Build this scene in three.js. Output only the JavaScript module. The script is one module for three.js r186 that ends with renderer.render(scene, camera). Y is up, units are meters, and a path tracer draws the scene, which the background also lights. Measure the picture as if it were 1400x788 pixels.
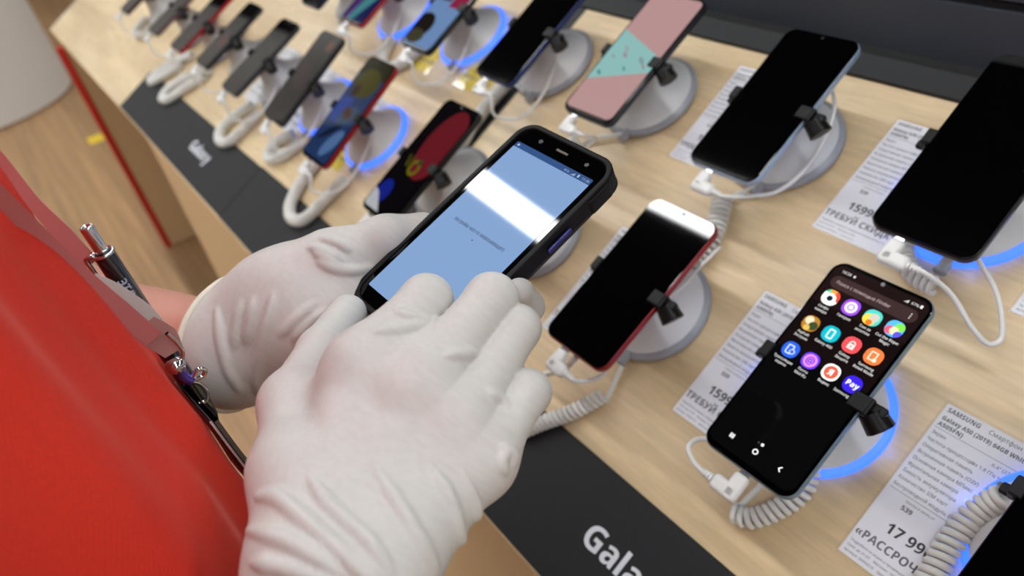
import * as THREE from 'three';
import { RoundedBoxGeometry } from 'three/addons/geometries/RoundedBoxGeometry.js';
import { RectAreaLightUniformsLib } from 'three/addons/lights/RectAreaLightUniformsLib.js';
import { mergeGeometries, mergeVertices } from 'three/addons/utils/BufferGeometryUtils.js';
import { FontLoader } from 'three/addons/loaders/FontLoader.js';
import { TextGeometry } from 'three/addons/geometries/TextGeometry.js';

// ------------------------------------------------------------------ camera, light, exposure
const scene = new THREE.Scene();
const renderer = new THREE.WebGLRenderer({ antialias: true });
renderer.toneMapping = THREE.LinearToneMapping;
renderer.toneMappingExposure = 0.75;
renderer.shadowMap.enabled = true;
scene.background = new THREE.Color(0x000000);

const F = 1000, Y0 = 0.80, SLOPE = THREE.MathUtils.degToRad(27), HCAM = 0.57;
const cs = Math.cos(SLOPE), sn = Math.sin(SLOPE);
// axes of the sloped counter (along it, down through it, up its slope) seen from the camera (right, down, forward)
const AX = [[0.59630854, 0.49568716, 0.63143516], [0.4272957, 0.46990158, -0.77240591], [-0.67958407, 0.73040177, 0.06840133]];
const V3 = (x, y, z) => new THREE.Vector3(x, y, z);
// a direction in camera axes to a direction in the world
function dirWorld(a, b, c) {
  const u = AX[0][0] * a + AX[1][0] * b + AX[2][0] * c;
  const w = -(AX[0][1] * a + AX[1][1] * b + AX[2][1] * c);
  const v = AX[0][2] * a + AX[1][2] * b + AX[2][2] * c;
  return V3(u, w * cs + v * sn, w * sn - v * cs);
}
const CAM = V3(0, HCAM * cs + Y0, HCAM * sn);
const camera = new THREE.PerspectiveCamera(2 * Math.atan(394 / F) * 180 / Math.PI, 1400 / 788, 0.02, 60);
camera.position.copy(CAM);
camera.quaternion.setFromRotationMatrix(new THREE.Matrix4().makeBasis(dirWorld(1, 0, 0), dirWorld(0, -1, 0), dirWorld(0, 0, -1)));
camera.focus = 0.385;
camera.userData.fStop = 6.3;
scene.add(camera);
RectAreaLightUniformsLib.init();
const LAMP_COLOR = new THREE.Color(0.97, 0.99, 1.0);
const LAMP_INTENSITY = 26, LAMP_GLOW = 14;   // ceiling lamps, built below

// ------------------------------------------------------------------ helpers
let seed = 12345;
const rnd = () => { seed = (seed * 1664525 + 1013904223) >>> 0; return seed / 4294967296; };
const rays = (px, py) => dirWorld((px - 700) / F, (py - 394) / F, 1);
const at = (px, py, z) => CAM.clone().addScaledVector(rays(px, py), z);                 // pixel at a distance along the lens axis
const atX = (px, py, x) => { const d = rays(px, py); return CAM.clone().addScaledVector(d, (x - CAM.x) / d.x); };
const T = (u, w, v) => V3(u, w * cs + v * sn + Y0, w * sn - v * cs);                     // counter: along, above, up the slope
const onT = (px, py, w = 0) => {                                                          // pixel to a point w above the counter top
  const d = rays(px, py), n = V3(0, cs, sn), o = V3(0, Y0, 0);
  const t = (w - CAM.clone().sub(o).dot(n)) / d.dot(n);
  return CAM.clone().addScaledVector(d, t);
};
const qT = new THREE.Quaternion().setFromAxisAngle(V3(1, 0, 0), SLOPE);
const used = {};
function numbered(name) { const k = used[name] = (used[name] ?? -1) + 1; return k ? `${name}_${String(k).padStart(3, '0')}` : name; }
function shade(o) { o.traverse(m => { if (m.isMesh) { m.castShadow = true; m.receiveShadow = true; } }); return o; }
function tag(o, label, category, group) { o.userData.label = label; o.userData.category = category; if (group) o.userData.group = group; return o; }
function thing(name, label, category, pos, quat, group) {
  const g = new THREE.Group(); g.name = numbered(name); scene.add(g);
  if (pos) g.position.copy(pos); if (quat) g.quaternion.copy(quat);
  return tag(g, label, category, group);
}
function part(name, geo, mat, parent) { const m = new THREE.Mesh(geo, mat); m.name = name; m.castShadow = m.receiveShadow = true; parent.add(m); return m; }
function solo(name, geo, mat, label, category, group) { const m = part(numbered(name), geo, mat, scene); return tag(m, label, category, group); }
function struct(name, geo, mat) { const m = part(name, geo, mat, scene); m.userData.kind = 'structure'; return m; }
function box(x0, x1, y0, y1, z0, z1) { const g = new THREE.BoxGeometry(x1 - x0, y1 - y0, z1 - z0); g.translate((x0 + x1) / 2, (y0 + y1) / 2, (z0 + z1) / 2); return g; }
function rbox(w, h, d, r = 0.001, x = 0, y = 0, z = 0) { const g = new RoundedBoxGeometry(w, h, d, 2, Math.min(r, w / 2.01, h / 2.01, d / 2.01)); g.translate(x, y, z); return g; }
function tube(pts, r, seg = 40, rad = 8, closed = false) { return new THREE.TubeGeometry(new THREE.CatmullRomCurve3(pts, closed, 'centripetal'), seg, r, rad, closed); }
function roundRect(w, h, r) {
  const s = new THREE.Shape(), x = -w / 2, y = -h / 2;
  s.moveTo(x + r, y); s.lineTo(x + w - r, y); s.absarc(x + w - r, y + r, r, -Math.PI / 2, 0); s.lineTo(x + w, y + h - r); s.absarc(x + w - r, y + h - r, r, 0, Math.PI / 2);
  s.lineTo(x + r, y + h); s.absarc(x + r, y + h - r, r, Math.PI / 2, Math.PI); s.lineTo(x, y + r); s.absarc(x + r, y + r, r, Math.PI, 1.5 * Math.PI);
  return s;
}
// slab lying in x / -z (width, length), thickness upward from y = 0
function slab(w, l, r, t, bevel = 0.0008) {
  const g = new THREE.ExtrudeGeometry(roundRect(w - 2 * bevel, l - 2 * bevel, Math.max(r - bevel, 0.0003)), { depth: t - 2 * bevel, bevelEnabled: true, bevelThickness: bevel, bevelSize: bevel, bevelSegments: 3, curveSegments: 8 });
  g.translate(0, 0, bevel); g.rotateX(-Math.PI / 2); return g;
}
// flat print sheet with uv 0..1
function sheet(w, l, r) {
  const g = new THREE.ShapeGeometry(roundRect(w, l, r), 8), p = g.attributes.position, uv = g.attributes.uv;
  for (let i = 0; i < p.count; i++) uv.setXY(i, p.getX(i) / w + 0.5, p.getY(i) / l + 0.5);
  g.rotateX(-Math.PI / 2); return g;
}
function canvasTex(w, h, draw) {
  const c = document.createElement('canvas'); c.width = w; c.height = h; draw(c.getContext('2d'), w, h);
  const t = new THREE.CanvasTexture(c); t.colorSpace = THREE.SRGBColorSpace; return t;
}
// value noise
const NP = new Float32Array(65536); for (let i = 0; i < 65536; i++) NP[i] = rnd();
function vn(x, y, px = 0, py = 0) {
  let xi = Math.floor(x), yi = Math.floor(y); const fx = x - xi, fy = y - yi, sx = fx * fx * (3 - 2 * fx), sy = fy * fy * (3 - 2 * fy);
  const g = (a, b) => { if (px) a = ((a % px) + px) % px; if (py) b = ((b % py) + py) % py; return NP[(a * 73 + b * 179 + 1013) & 65535]; };
  return (g(xi, yi) * (1 - sx) + g(xi + 1, yi) * sx) * (1 - sy) + (g(xi, yi + 1) * (1 - sx) + g(xi + 1, yi + 1) * sx) * sy;
}
function dataTex(w, h, fn, srgb = true) {
  const d = new Uint8Array(w * h * 4);
  for (let y = 0; y < h; y++) for (let x = 0; x < w; x++) { const c = fn(x, y), i = (y * w + x) * 4; d[i] = c[0]; d[i + 1] = c[1]; d[i + 2] = c[2]; d[i + 3] = 255; }
  const t = new THREE.DataTexture(d, w, h); t.magFilter = t.minFilter = THREE.LinearFilter; t.wrapS = t.wrapT = THREE.RepeatWrapping;
  if (srgb) t.colorSpace = THREE.SRGBColorSpace; t.needsUpdate = true; return t;
}
function uvMetres(geo, fu, fv) { const p = geo.attributes.position, a = new Float32Array(p.count * 2); for (let i = 0; i < p.count; i++) { a[2 * i] = fu(p.getX(i), p.getY(i), p.getZ(i)); a[2 * i + 1] = fv(p.getX(i), p.getY(i), p.getZ(i)); } geo.setAttribute('uv', new THREE.BufferAttribute(a, 2)); return geo; }

// ---- signed distance fields and a surface net that meshes them
const cap = (a, ra, b, rb) => {
  const bx = b.x - a.x, by = b.y - a.y, bz = b.z - a.z, bb = bx * bx + by * by + bz * bz || 1e-9;
  return (x, y, z) => {
    const px = x - a.x, py = y - a.y, pz = z - a.z; let h = (px * bx + py * by + pz * bz) / bb; h = h < 0 ? 0 : h > 1 ? 1 : h;
    const dx = px - bx * h, dy = py - by * h, dz = pz - bz * h; return Math.sqrt(dx * dx + dy * dy + dz * dz) - (ra + (rb - ra) * h);
  };
};
const smin = (a, b, k) => { const h = Math.max(k - Math.abs(a - b), 0) / k; return Math.min(a, b) - h * h * k * 0.25; };
const blend = (fs, k) => (x, y, z) => { let d = fs[0](x, y, z); for (let i = 1; i < fs.length; i++) d = smin(d, fs[i](x, y, z), k); return d; };
const chain = (js, k) => { const fs = []; for (let i = 0; i + 1 < js.length; i++) fs.push(cap(js[i][0], js[i][1], js[i + 1][0], js[i + 1][1])); return blend(fs, k); };
function surfaceNet(f, lo, hi, c) {
  const nx = Math.ceil((hi.x - lo.x) / c) + 1, ny = Math.ceil((hi.y - lo.y) / c) + 1, nz = Math.ceil((hi.z - lo.z) / c) + 1;
  const val = new Float32Array(nx * ny * nz), id = (i, j, k) => (k * ny + j) * nx + i;
  for (let k = 0; k < nz; k++) for (let j = 0; j < ny; j++) for (let i = 0; i < nx; i++) val[id(i, j, k)] = f(lo.x + i * c, lo.y + j * c, lo.z + k * c);
  const vid = new Int32Array(nx * ny * nz).fill(-1), P = [], I = [];
  const E = []; for (let a = 0; a < 8; a++) for (const b of [1, 2, 4]) if (!(a & b)) E.push([a, a | b]);
  const v = new Float32Array(8);
  for (let k = 0; k + 1 < nz; k++) for (let j = 0; j + 1 < ny; j++) for (let i = 0; i + 1 < nx; i++) {
    let m = 0; for (let a = 0; a < 8; a++) { v[a] = val[id(i + (a & 1), j + ((a >> 1) & 1), k + (a >> 2))]; if (v[a] < 0) m |= 1 << a; }
    if (m === 0 || m === 255) continue;
    let sx = 0, sy = 0, sz = 0, n = 0;
    for (const [a, b] of E) if ((v[a] < 0) !== (v[b] < 0)) { const t = v[a] / (v[a] - v[b]); sx += (a & 1) + t * ((b & 1) - (a & 1)); sy += ((a >> 1) & 1) + t * (((b >> 1) & 1) - ((a >> 1) & 1)); sz += (a >> 2) + t * ((b >> 2) - (a >> 2)); n++; }
    vid[id(i, j, k)] = P.length / 3; P.push(lo.x + (i + sx / n) * c, lo.y + (j + sy / n) * c, lo.z + (k + sz / n) * c);
  }
  const quad = (a, b, cc, d, flip) => { if (flip) I.push(a, cc, b, a, d, cc); else I.push(a, b, cc, a, cc, d); };
  for (let k = 1; k + 1 < nz; k++) for (let j = 1; j + 1 < ny; j++) for (let i = 1; i + 1 < nx; i++) {
    const s = val[id(i, j, k)] < 0;
    if (s !== val[id(i + 1, j, k)] < 0) quad(vid[id(i, j - 1, k - 1)], vid[id(i, j, k - 1)], vid[id(i, j, k)], vid[id(i, j - 1, k)], !s);
    if (s !== val[id(i, j + 1, k)] < 0) quad(vid[id(i - 1, j, k - 1)], vid[id(i - 1, j, k)], vid[id(i, j, k)], vid[id(i, j, k - 1)], !s);
    if (s !== val[id(i, j, k + 1)] < 0) quad(vid[id(i - 1, j - 1, k)], vid[id(i, j - 1, k)], vid[id(i, j, k)], vid[id(i - 1, j, k)], !s);
  }
  const g = new THREE.BufferGeometry(), N = new Float32Array(P.length), e = c * 0.6;
  for (let i = 0; i < P.length; i += 3) {
    const x = P[i], y = P[i + 1], z = P[i + 2]; let gx = f(x + e, y, z) - f(x - e, y, z), gy = f(x, y + e, z) - f(x, y - e, z), gz = f(x, y, z + e) - f(x, y, z - e); const l = Math.hypot(gx, gy, gz) || 1;
    N[i] = gx / l; N[i + 1] = gy / l; N[i + 2] = gz / l;
  }
  g.setAttribute('position', new THREE.Float32BufferAttribute(P, 3)); g.setAttribute('normal', new THREE.BufferAttribute(N, 3)); g.setIndex(I); return g;
}
function boundsOf(pts, pad) { const b = new THREE.Box3().setFromPoints(pts); b.expandByScalar(pad); return b; }
function trace(px, py, f, z0 = 0.1) { const d = rays(px, py), l = d.length(); let z = z0; for (let i = 0; i < 120; i++) { const p = at(px, py, z), s = f(p.x, p.y, p.z); if (s < 0.0003) return p; z += s * 0.7 / l; } return at(px, py, z); }

// ------------------------------------------------------------------ materials
const std = (color, roughness = 0.6, metalness = 0, extra = {}) => new THREE.MeshStandardMaterial({ color, roughness, metalness, ...extra });
const phys = (color, o) => new THREE.MeshPhysicalMaterial({ color, ...o });
const woodTex = dataTex(1024, 512, (x, y) => {
  const u = x / 1024, v = y / 512;
  const broad = vn(u * 5 + vn(u * 3, v * 6, 3, 6) * 1.2, v * 14, 5, 14), mid = vn(u * 18, v * 110, 18, 110), fine = vn(u * 60, v * 256, 60, 256);
  const cloud = vn(u * 7 + 40, v * 5 + 9, 7, 5), k = 0.87 + 0.10 * broad + 0.045 * (mid - 0.5) + 0.05 * (fine - 0.5) + 0.06 * (cloud - 0.5);
  return [Math.min(255, 244 * k), Math.min(255, 218 * k * (0.985 + 0.02 * broad)), Math.min(255, 175 * k * (0.96 + 0.06 * broad))];
});
const woodBump = dataTex(512, 512, (x, y) => { const k = 255 * (0.6 * vn(x / 512 * 24, y / 512 * 190, 24, 190) + 0.4 * vn(x / 512 * 8, y / 512 * 60, 8, 60)); return [k, k, k]; }, false);
const woodRough = dataTex(512, 512, (x, y) => { const u = x / 512, v = y / 512, k = 255 * (0.30 + 0.22 * vn(u * 10, v * 130, 10, 130) + 0.16 * vn(u * 5 + 3, v * 34, 5, 34)); return [k, k, k]; }, false);
const woodM = new THREE.MeshPhysicalMaterial({ map: woodTex, bumpMap: woodBump, bumpScale: 0.00005, roughness: 0.8, roughnessMap: woodRough });
const edgeWoodM = std(0xb58a5c, 0.5);
const panelM = new THREE.MeshStandardMaterial({ color: 0xd8b88c, roughness: 0.35 });
const floorTex = dataTex(1024, 1024, (x, y) => {
  const u = x / 1024, v = y / 1024, row = Math.floor(v * 10), tone = 0.93 + 0.1 * NP[row * 37 % 4096];
  const g = vn(u * 6 + row * 17, v * 160, 0, 160), s = vn(u * 24 + row * 31, v * 420, 0, 420), k = tone * (0.86 + 0.16 * g + 0.06 * s);
  return [172 * k, 134 * k, 93 * k];
});
const floorM = new THREE.MeshStandardMaterial({ map: floorTex, roughness: 0.4 });
const wallM = std(0xd9d8d4, 0.85), ceilM = std(0x34363a, 0.9), columnM = std(0xd3d1cd, 0.7);
const matTex = dataTex(256, 256, (x, y) => { const k = 19 + 7 * vn(x / 256 * 120, y / 256 * 120, 120, 120); return [k * 0.95, k, k * 1.18]; });
const matM = new THREE.MeshStandardMaterial({ map: matTex, roughness: 0.7 });
const blackPanelM = std(0x15171b, 0.5), blackPlasticM = phys(0x0a0a0b, { roughness: 0.4, specularIntensity: 0.5 }), riserM = std(0x3a3e45, 0.45), stripM = std(0x0d0e11, 0.55), gapM = std(0x060607, 0.8);
const whiteM = std(0xd6d7d9, 0.42), plugM = std(0xe4e4e2, 0.35), cordM = std(0xe0dfda, 0.5), rimOffM = phys(0x9b9ea6, { roughness: 0.35 });
const rimOnM = new THREE.MeshStandardMaterial({ color: 0x4a5cc8, emissive: new THREE.Color(0.03, 0.15, 1.0), emissiveIntensity: 2.2, roughness: 0.4 });
const glassM = phys(0x010102, { roughness: 0.03 });
const chromeM = std(0xcfd0d2, 0.16, 1), redM = std(0xc4271a, 0.45), padM = std(0x1a1a1c, 0.8);
const whitePrintM = std(0xdfe3ea, 0.6);
const printOn = tex => new THREE.MeshStandardMaterial({ map: tex, roughness: 0.55 });
const screenOn = (tex, k) => new THREE.MeshPhysicalMaterial({ color: 0x020203, roughness: 0.03, emissive: 0xffffff, emissiveMap: tex, emissiveIntensity: k });

// ------------------------------------------------------------------ the room
struct('floor', uvMetres(box(-10, 5, -0.1, 0, -4, 5), (x) => x / 2.2, (x, y, z) => z / 1.6), floorM);
struct('ceiling', box(-10, 5, 3.06, 3.16, -4, 5), ceilM);
struct('wall_left', box(-10.1, -10, 0, 3.06, -4, 5), wallM);
struct('wall_right', box(5, 5.1, 0, 3.06, -4, 5), wallM);
struct('wall_back', box(-10, 5, 0, 3.06, -4.1, -4), wallM);
struct('wall_front', box(-10, 5, 0, 3.06, 5, 5.1), wallM);
{
  const g = thing('round_column', 'thick round white column standing on the wooden floor past the counter end', 'column', V3(-4.97, 0, 0.5));
  part('shaft', new THREE.CylinderGeometry(0.47, 0.47, 3.06, 64, 1, true).translate(0, 1.53, 0), columnM, g);
  part('base_ring', new THREE.TorusGeometry(0.473, 0.006, 8, 64).rotateX(Math.PI / 2).translate(0, 0.006, 0), std(0x8a6a48, 0.6), g);
}
solo('floor_sticker', rbox(0.1, 0.002, 0.07, 0.001, -3.86, 0.001, 0.115), std(0xe3c22e, 0.6), 'small yellow sticker on the brown wooden floor', 'sticker');
{
  const g = thing('wall_cabinet', 'tall dark cabinet standing far behind the white column', 'cabinet', V3(-8.6, 0, -0.5));
  part('body', rbox(0.6, 2.0, 2.2, 0.01, 0, 1.0, 0), std(0x3d352e, 0.6), g);
  for (let k = 0; k < 3; k++) { const d = part('door', rbox(0.02, 1.85, 0.7, 0.004, 0.31, 1.0, -0.73 + k * 0.73), std(0x4a4038, 0.5), g); part('handle', rbox(0.02, 0.16, 0.012, 0.004, 0.33, 1.0, -0.45 + k * 0.73), chromeM, d); }
}
// ceiling lamps: long linear fittings running along the counter
const lampGlowM = new THREE.MeshStandardMaterial({ color: 0xffffff, emissive: LAMP_COLOR, emissiveIntensity: LAMP_GLOW, roughness: 0.5 });
for (const z of [-2.1, 0.007, 2.1, 4.0]) for (let k = 0; k < 5; k++) {
  const x = -7.0 + k * 2.45;
  if (z === 0.007 && k === 0) continue;   // the row above the counter starts past the column
  const g = thing('ceiling_lamp', z === 0.007 ? 'long white linear ceiling lamp in the row above the phone counter' : 'long white linear ceiling lamp in a row beside the counter aisle', 'lamp', V3(x, 3.06, z), null, z === 0.007 ? 'ceiling lamps above the counter' : 'ceiling lamps over the aisles');
  part('housing', rbox(2.4, 0.04, 0.12, 0.004, 0, -0.02, 0), std(0xf0f0f0, 0.5), g);
  part('diffuser', rbox(2.36, 0.014, 0.096, 0.004, 0, -0.046, 0), lampGlowM, g);
  const l = new THREE.RectAreaLight(LAMP_COLOR, LAMP_INTENSITY, 2.36, 0.096);
  l.position.set(0, -0.056, 0); l.rotation.x = -Math.PI / 2; g.add(l);
}

// ------------------------------------------------------------------ the sloped display counter
{
  const g = thing('worktop', 'long sloped pale birch counter top carrying rows of phones on white stands', 'worktop', V3(0, Y0, 0), qT);
  const top = (u0, u1, v0, v1) => uvMetres(box(u0, u1, -0.012, 0, -v1, -v0), (x) => x / 0.9, (x, y, z) => z / 0.45);
  part('top_board', top(-2.74, -0.7851, -0.13, 0.405), woodM, g);
  part('top_board', uvMetres(box(-0.7399, 1.3, -0.012, 0, -0.405, 0.13), (x) => x / 0.9 + 0.37, (x, y, z) => z / 0.45 + 0.2), woodM, g);
  part('joint_strip', box(-0.785, -0.74, -0.012, 0.0006, -0.405, 0.13), blackPanelM, g);
  part('edge_band', box(-2.74, 1.3, -0.0122, -0.0004, 0.13, 0.1315), edgeWoodM, g);
  part('edge_band', box(-2.746, -2.74, -0.0122, 0.001, -0.405, 0.1315), std(0xb9bcc0, 0.3, 0.6), g);
  part('back_strip', rbox(4.04, 0.016, 0.026, 0.001, -0.72, -0.004, -0.418), stripM, g);
  part('back_channel', box(-2.74, 1.3, -0.03, -0.012, -0.47, -0.405), gapM, g);
  const up = thing('display_counter', 'long beige shop counter body with a red-edged end panel under the sloped top', 'counter', V3(0, Y0, 0));
  const back = thing('back_panel', 'black upright panel with a groove along the upper edge of the counter', 'panel', V3(0, Y0, 0));
  const rel = (x0, x1, y0, y1, z0, z1) => box(x0, x1, y0, y1, z0, z1);
  part('front_panel', rel(-1.62, -0.765, -0.72, -0.064, 0.100, 0.112), panelM, up);
  part('front_panel', rel(-0.762, 1.3, -0.72, -0.066, 0.098, 0.110), panelM, up);
  part('side_panel', rel(-2.575, -2.555, -0.80, -0.09, -0.33, 0.118), panelM, up);
  part('panel_edge', rel(-2.577, -2.553, -0.80, -0.075, 0.118, 0.138), redM, up);
  part('side_panel', rel(-1.62, -1.60, -0.80, -0.085, -0.33, 0.099), panelM, up);
  part('side_panel', rel(1.28, 1.3, -0.80, -0.085, -0.33, 0.099), panelM, up);
  part('plinth', rel(-1.6, 1.28, -0.80, -0.72, -0.33, 0.06), panelM, up);
  part('back_riser', rel(-2.74, 1.3, 0.192, 0.2455, -0.46, -0.408), riserM, back);
  part('riser_groove', rel(-2.74, 1.3, 0.2455, 0.254, -0.46, -0.416), gapM, back);
  part('back_riser', rel(-2.74, 1.3, 0.254, 0.75, -0.46, -0.410), riserM, back);
  part('backing', rel(-2.74, 1.3, -0.80, 0.192, -0.46, -0.44), blackPanelM, back);
}
// black mats with white lettering
const font = await new FontLoader().loadAsync('fonts/droid/droid_sans_bold.typeface.json');
function lettering(text, len, cap_) {
  const gs = []; let x = 0; const adv = [];
  for (const ch of text) {
    const g = new TextGeometry(ch, { font, size: cap_, depth: 0.0003, curveSegments: 5, bevelEnabled: false }); g.computeBoundingBox();
    g.translate(x - g.boundingBox.min.x, 0, 0); x += g.boundingBox.max.x - g.boundingBox.min.x + cap_ * 0.16; gs.push(g);
  }
  const m = mergeGeometries(gs); m.scale(len / (x - cap_ * 0.16), 1, 1); m.rotateX(-Math.PI / 2); return m;
}
{
  const mats = [[-1.807, -1.125, -0.128, -0.024, -1.383], [-1.123, 0.62, -0.1285, -0.0225, -0.288]];
  mats.forEach(([u0, u1, v0, v1, tu], i) => {
    const g = thing('counter_mat', i ? 'long black mat with white brand lettering under the coiled cords, beside the gloved hands' : 'short black mat ending near the bare birch end of the counter', 'mat', T(0, 0, 0), qT);
    const s = rbox(u1 - u0, 0.0016, v1 - v0, 0.0004, (u0 + u1) / 2, 0.001, -(v0 + v1) / 2);
    part('sheet', uvMetres(s, (x) => x * 6, (x, y, z) => z * 6), matM, g);
    part('lettering', lettering('Galaxy', 0.099, 0.0205).translate(tu, 0.0018, 0.0845), whitePrintM, g);
  });
}

// ------------------------------------------------------------------ screens and prints
function textLine(c, s, x, y, size, color = '#222', weight = '', align = 'left', maxw) { c.fillStyle = color; c.font = `${weight} ${size}px sans-serif`; c.textAlign = align; c.textBaseline = 'alphabetic'; maxw ? c.fillText(s, x, y, maxw) : c.fillText(s, x, y); }
const homeTex = canvasTex(720, 1600, (c, w, h) => {
  c.fillStyle = '#050505'; c.fillRect(0, 0, w, h);
  c.fillStyle = '#1c1010'; c.fillRect(0, 0, w, 330); c.fillStyle = '#120a0a'; c.fillRect(0, 330, w, 420);
  textLine(c, '14:34', 62, 56, 30, '#e8e8e8'); c.fillStyle = '#ddd'; c.fillRect(155, 38, 14, 18);
  textLine(c, '67%', 648, 56, 28, '#eee', '', 'right'); c.fillStyle = '#eee'; c.fillRect(656, 32, 16, 24);
  for (let k = 0; k < 4; k++) c.fillRect(545 + k * 8, 54 - 6 * k, 5, 4 + 6 * k);
  c.fillStyle = '#3a2a2a'; c.beginPath(); c.roundRect(34, 84, 652, 104, 52); c.fill();
  textLine(c, 'Поиск с помощью Finder', 76, 148, 36, '#b9a9a6');
  for (let k = 0; k < 3; k++) { c.fillStyle = '#ddd'; c.beginPath(); c.arc(640, 118 + k * 17, 4.5, 0, 7); c.fill(); }
  const cx = [112, 277, 443, 608], cy = [264, 505, 746];
  const blob = (x, y, col) => { c.fillStyle = col; c.beginPath(); c.roundRect(x - 62, y - 62, 124, 124, 52); c.fill(); };
  const ring = (x, y, r, lw, col) => { c.strokeStyle = col; c.lineWidth = lw; c.beginPath(); c.arc(x, y, r, 0, 7); c.stroke(); };
  const dot = (x, y, r, col) => { c.fillStyle = col; c.beginPath(); c.arc(x, y, r, 0, 7); c.fill(); };
  const clipBlob = (x, y, f) => { c.save(); c.beginPath(); c.roundRect(x - 62, y - 62, 124, 124, 52); c.clip(); f(); c.restore(); };
  const O = (i, j, f) => clipBlob(cx[i], cy[j], () => { c.translate(cx[i], cy[j]); f(); });
  O(0, 0, () => { c.fillStyle = '#f4f4f0'; c.fillRect(-99, -99, 198, 198); c.fillStyle = '#3ec9a0'; c.fillRect(-70, -70, 80, 40); c.fillStyle = '#e84a3c'; c.fillRect(10, -65, 60, 80); c.fillStyle = '#f4a03a'; c.fillRect(-30, -62, 50, 24); dot(0, 10, 44, '#f6f6f2'); dot(-2, 8, 22, '#123'); });
  blob(cx[1], cy[0], '#9a4df0'); dot(cx[1], cy[0], 44, '#f3e9ff'); ring(cx[1], cy[0], 22, 8, '#8f6df2');
  O(2, 0, () => { c.fillStyle = '#4fd0c0'; c.fillRect(-70, -70, 140, 140); dot(-14, 20, 46, '#f2d24a'); dot(11, -5, 34, '#c9c6b8'); dot(-4, 40, 22, '#e8742c'); });
  O(3, 0, () => { c.fillStyle = '#54b6f0'; c.fillRect(-70, -70, 140, 140); dot(-26, 20, 32, '#e85a7a'); dot(24, -20, 34, '#7ee04a'); dot(4, 15, 30, '#f7e7b0'); dot(39, 35, 28, '#5b54e8'); });
  O(0, 1, () => { c.fillStyle = '#b07a2a'; c.fillRect(-70, -70, 140, 140); dot(-20, -20, 32, '#e9d9b8'); dot(25, 10, 34, '#3a4a2a'); dot(-10, 40, 24, '#d8b45a'); });
  blob(cx[1], cy[1], '#13b3c4'); c.strokeStyle = '#fff'; c.lineWidth = 9; c.beginPath(); c.roundRect(cx[1] - 20, cy[1] - 34, 40, 68, 8); c.stroke();
  blob(cx[2], cy[1], '#ef4f55'); c.fillStyle = '#ffe3dd'; c.fillRect(cx[2] - 24, cy[1] - 8, 48, 40); c.strokeStyle = '#ffe3dd'; c.lineWidth = 8; c.beginPath(); c.arc(cx[2], cy[1] - 10, 18, Math.PI, 0); c.stroke(); dot(cx[2], cy[1] + 12, 7, '#ef4f55');
  blob(cx[3], cy[1], '#f57a3c'); c.strokeStyle = '#ffe9d8'; c.lineWidth = 8; c.strokeRect(cx[3] - 26, cy[1] - 30, 44, 60); dot(cx[3] + 18, cy[1] + 24, 14, '#ffe9d8');
  blob(cx[0], cy[2], '#2b5fe0'); c.strokeStyle = '#dfe9ff'; c.lineWidth = 8; c.beginPath(); c.roundRect(cx[0] - 28, cy[2] - 34, 42, 66, 6); c.stroke(); dot(cx[0] + 18, cy[2] + 10, 20, '#2b5fe0'); ring(cx[0] + 18, cy[2] + 10, 18, 6, '#dfe9ff');
  blob(cx[1], cy[2], '#6a3df0'); dot(cx[1], cy[2], 50, '#e08ae8'); textLine(c, '@', cx[1], cy[2] + 27, 80, '#4a28c8', 'bold', 'center');
  blob(cx[2], cy[2], '#f6f2ee'); dot(cx[2], cy[2], 48, '#ec5a44'); textLine(c, 'Я', cx[2], cy[2] + 24, 66, '#fff', 'bold', 'center');
  blob(cx[3], cy[2], '#3a22d8'); textLine(c, 'Pay', cx[3], cy[2] + 18, 56, '#fff', 'bold', 'center');
  const lab = [['Селфи', 'камера'], ['Галерея'], ['Том за', 'золотом'], ['Cut the Rope:', 'Magic'], ['Asphalt', 'Экстрим'], ['Galaxy A80'], ['Galaxy', 'Защита'], ['Samsung', 'Retail Mode'], ['Трансляция', 'экрана'], ['Почта', 'Mail.Ru'], ['Яндекс'], ['Samsung Pay']];
  lab.forEach((l, i) => l.forEach((s, k) => textLine(c, s, cx[i % 4], cy[Math.floor(i / 4)] + 96 + k * 33, 28, '#f2f2f2', '', 'center')));
  c.fillStyle = '#fff'; c.fillRect(140, 1482, 8, 34); c.fillRect(153, 1482, 8, 34); c.fillRect(166, 1482, 8, 34);
  ring(360, 1499, 17, 8, '#fff'); dot(372, 1432, 11, '#fff'); dot(340, 1432, 7, '#444');
  c.strokeStyle = '#fff'; c.lineWidth = 8; c.beginPath(); c.moveTo(574, 1480); c.lineTo(556, 1499); c.lineTo(574, 1518); c.stroke();
});
const heldTex = canvasTex(720, 1440, (c, w, h) => {
  c.fillStyle = '#96b9ea'; c.fillRect(0, 0, w, h);
  c.fillStyle = '#3d5f98'; c.fillRect(0, 0, w, 48);
  c.fillStyle = '#c9d7ee'; c.fillRect(20, 15, 18, 18); for (let k = 0; k < 4; k++) c.fillRect(545 + k * 9, 36 - 6 * k, 6, 4 + 6 * k); c.fillRect(600, 12, 14, 24);
  textLine(c, '11:36', 706, 36, 28, '#c9d7ee', '', 'right'); textLine(c, 'N', 480, 36, 26, '#c9d7ee'); textLine(c, '%', 505, 36, 24, '#c9d7ee');
  textLine(c, 'Настройка чего-то захватывающего', 360, 740, 42, '#26324a', '', 'center', 500);
  c.fillStyle = '#26324a'; c.fillRect(356, 786, 8, 8);
});
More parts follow.
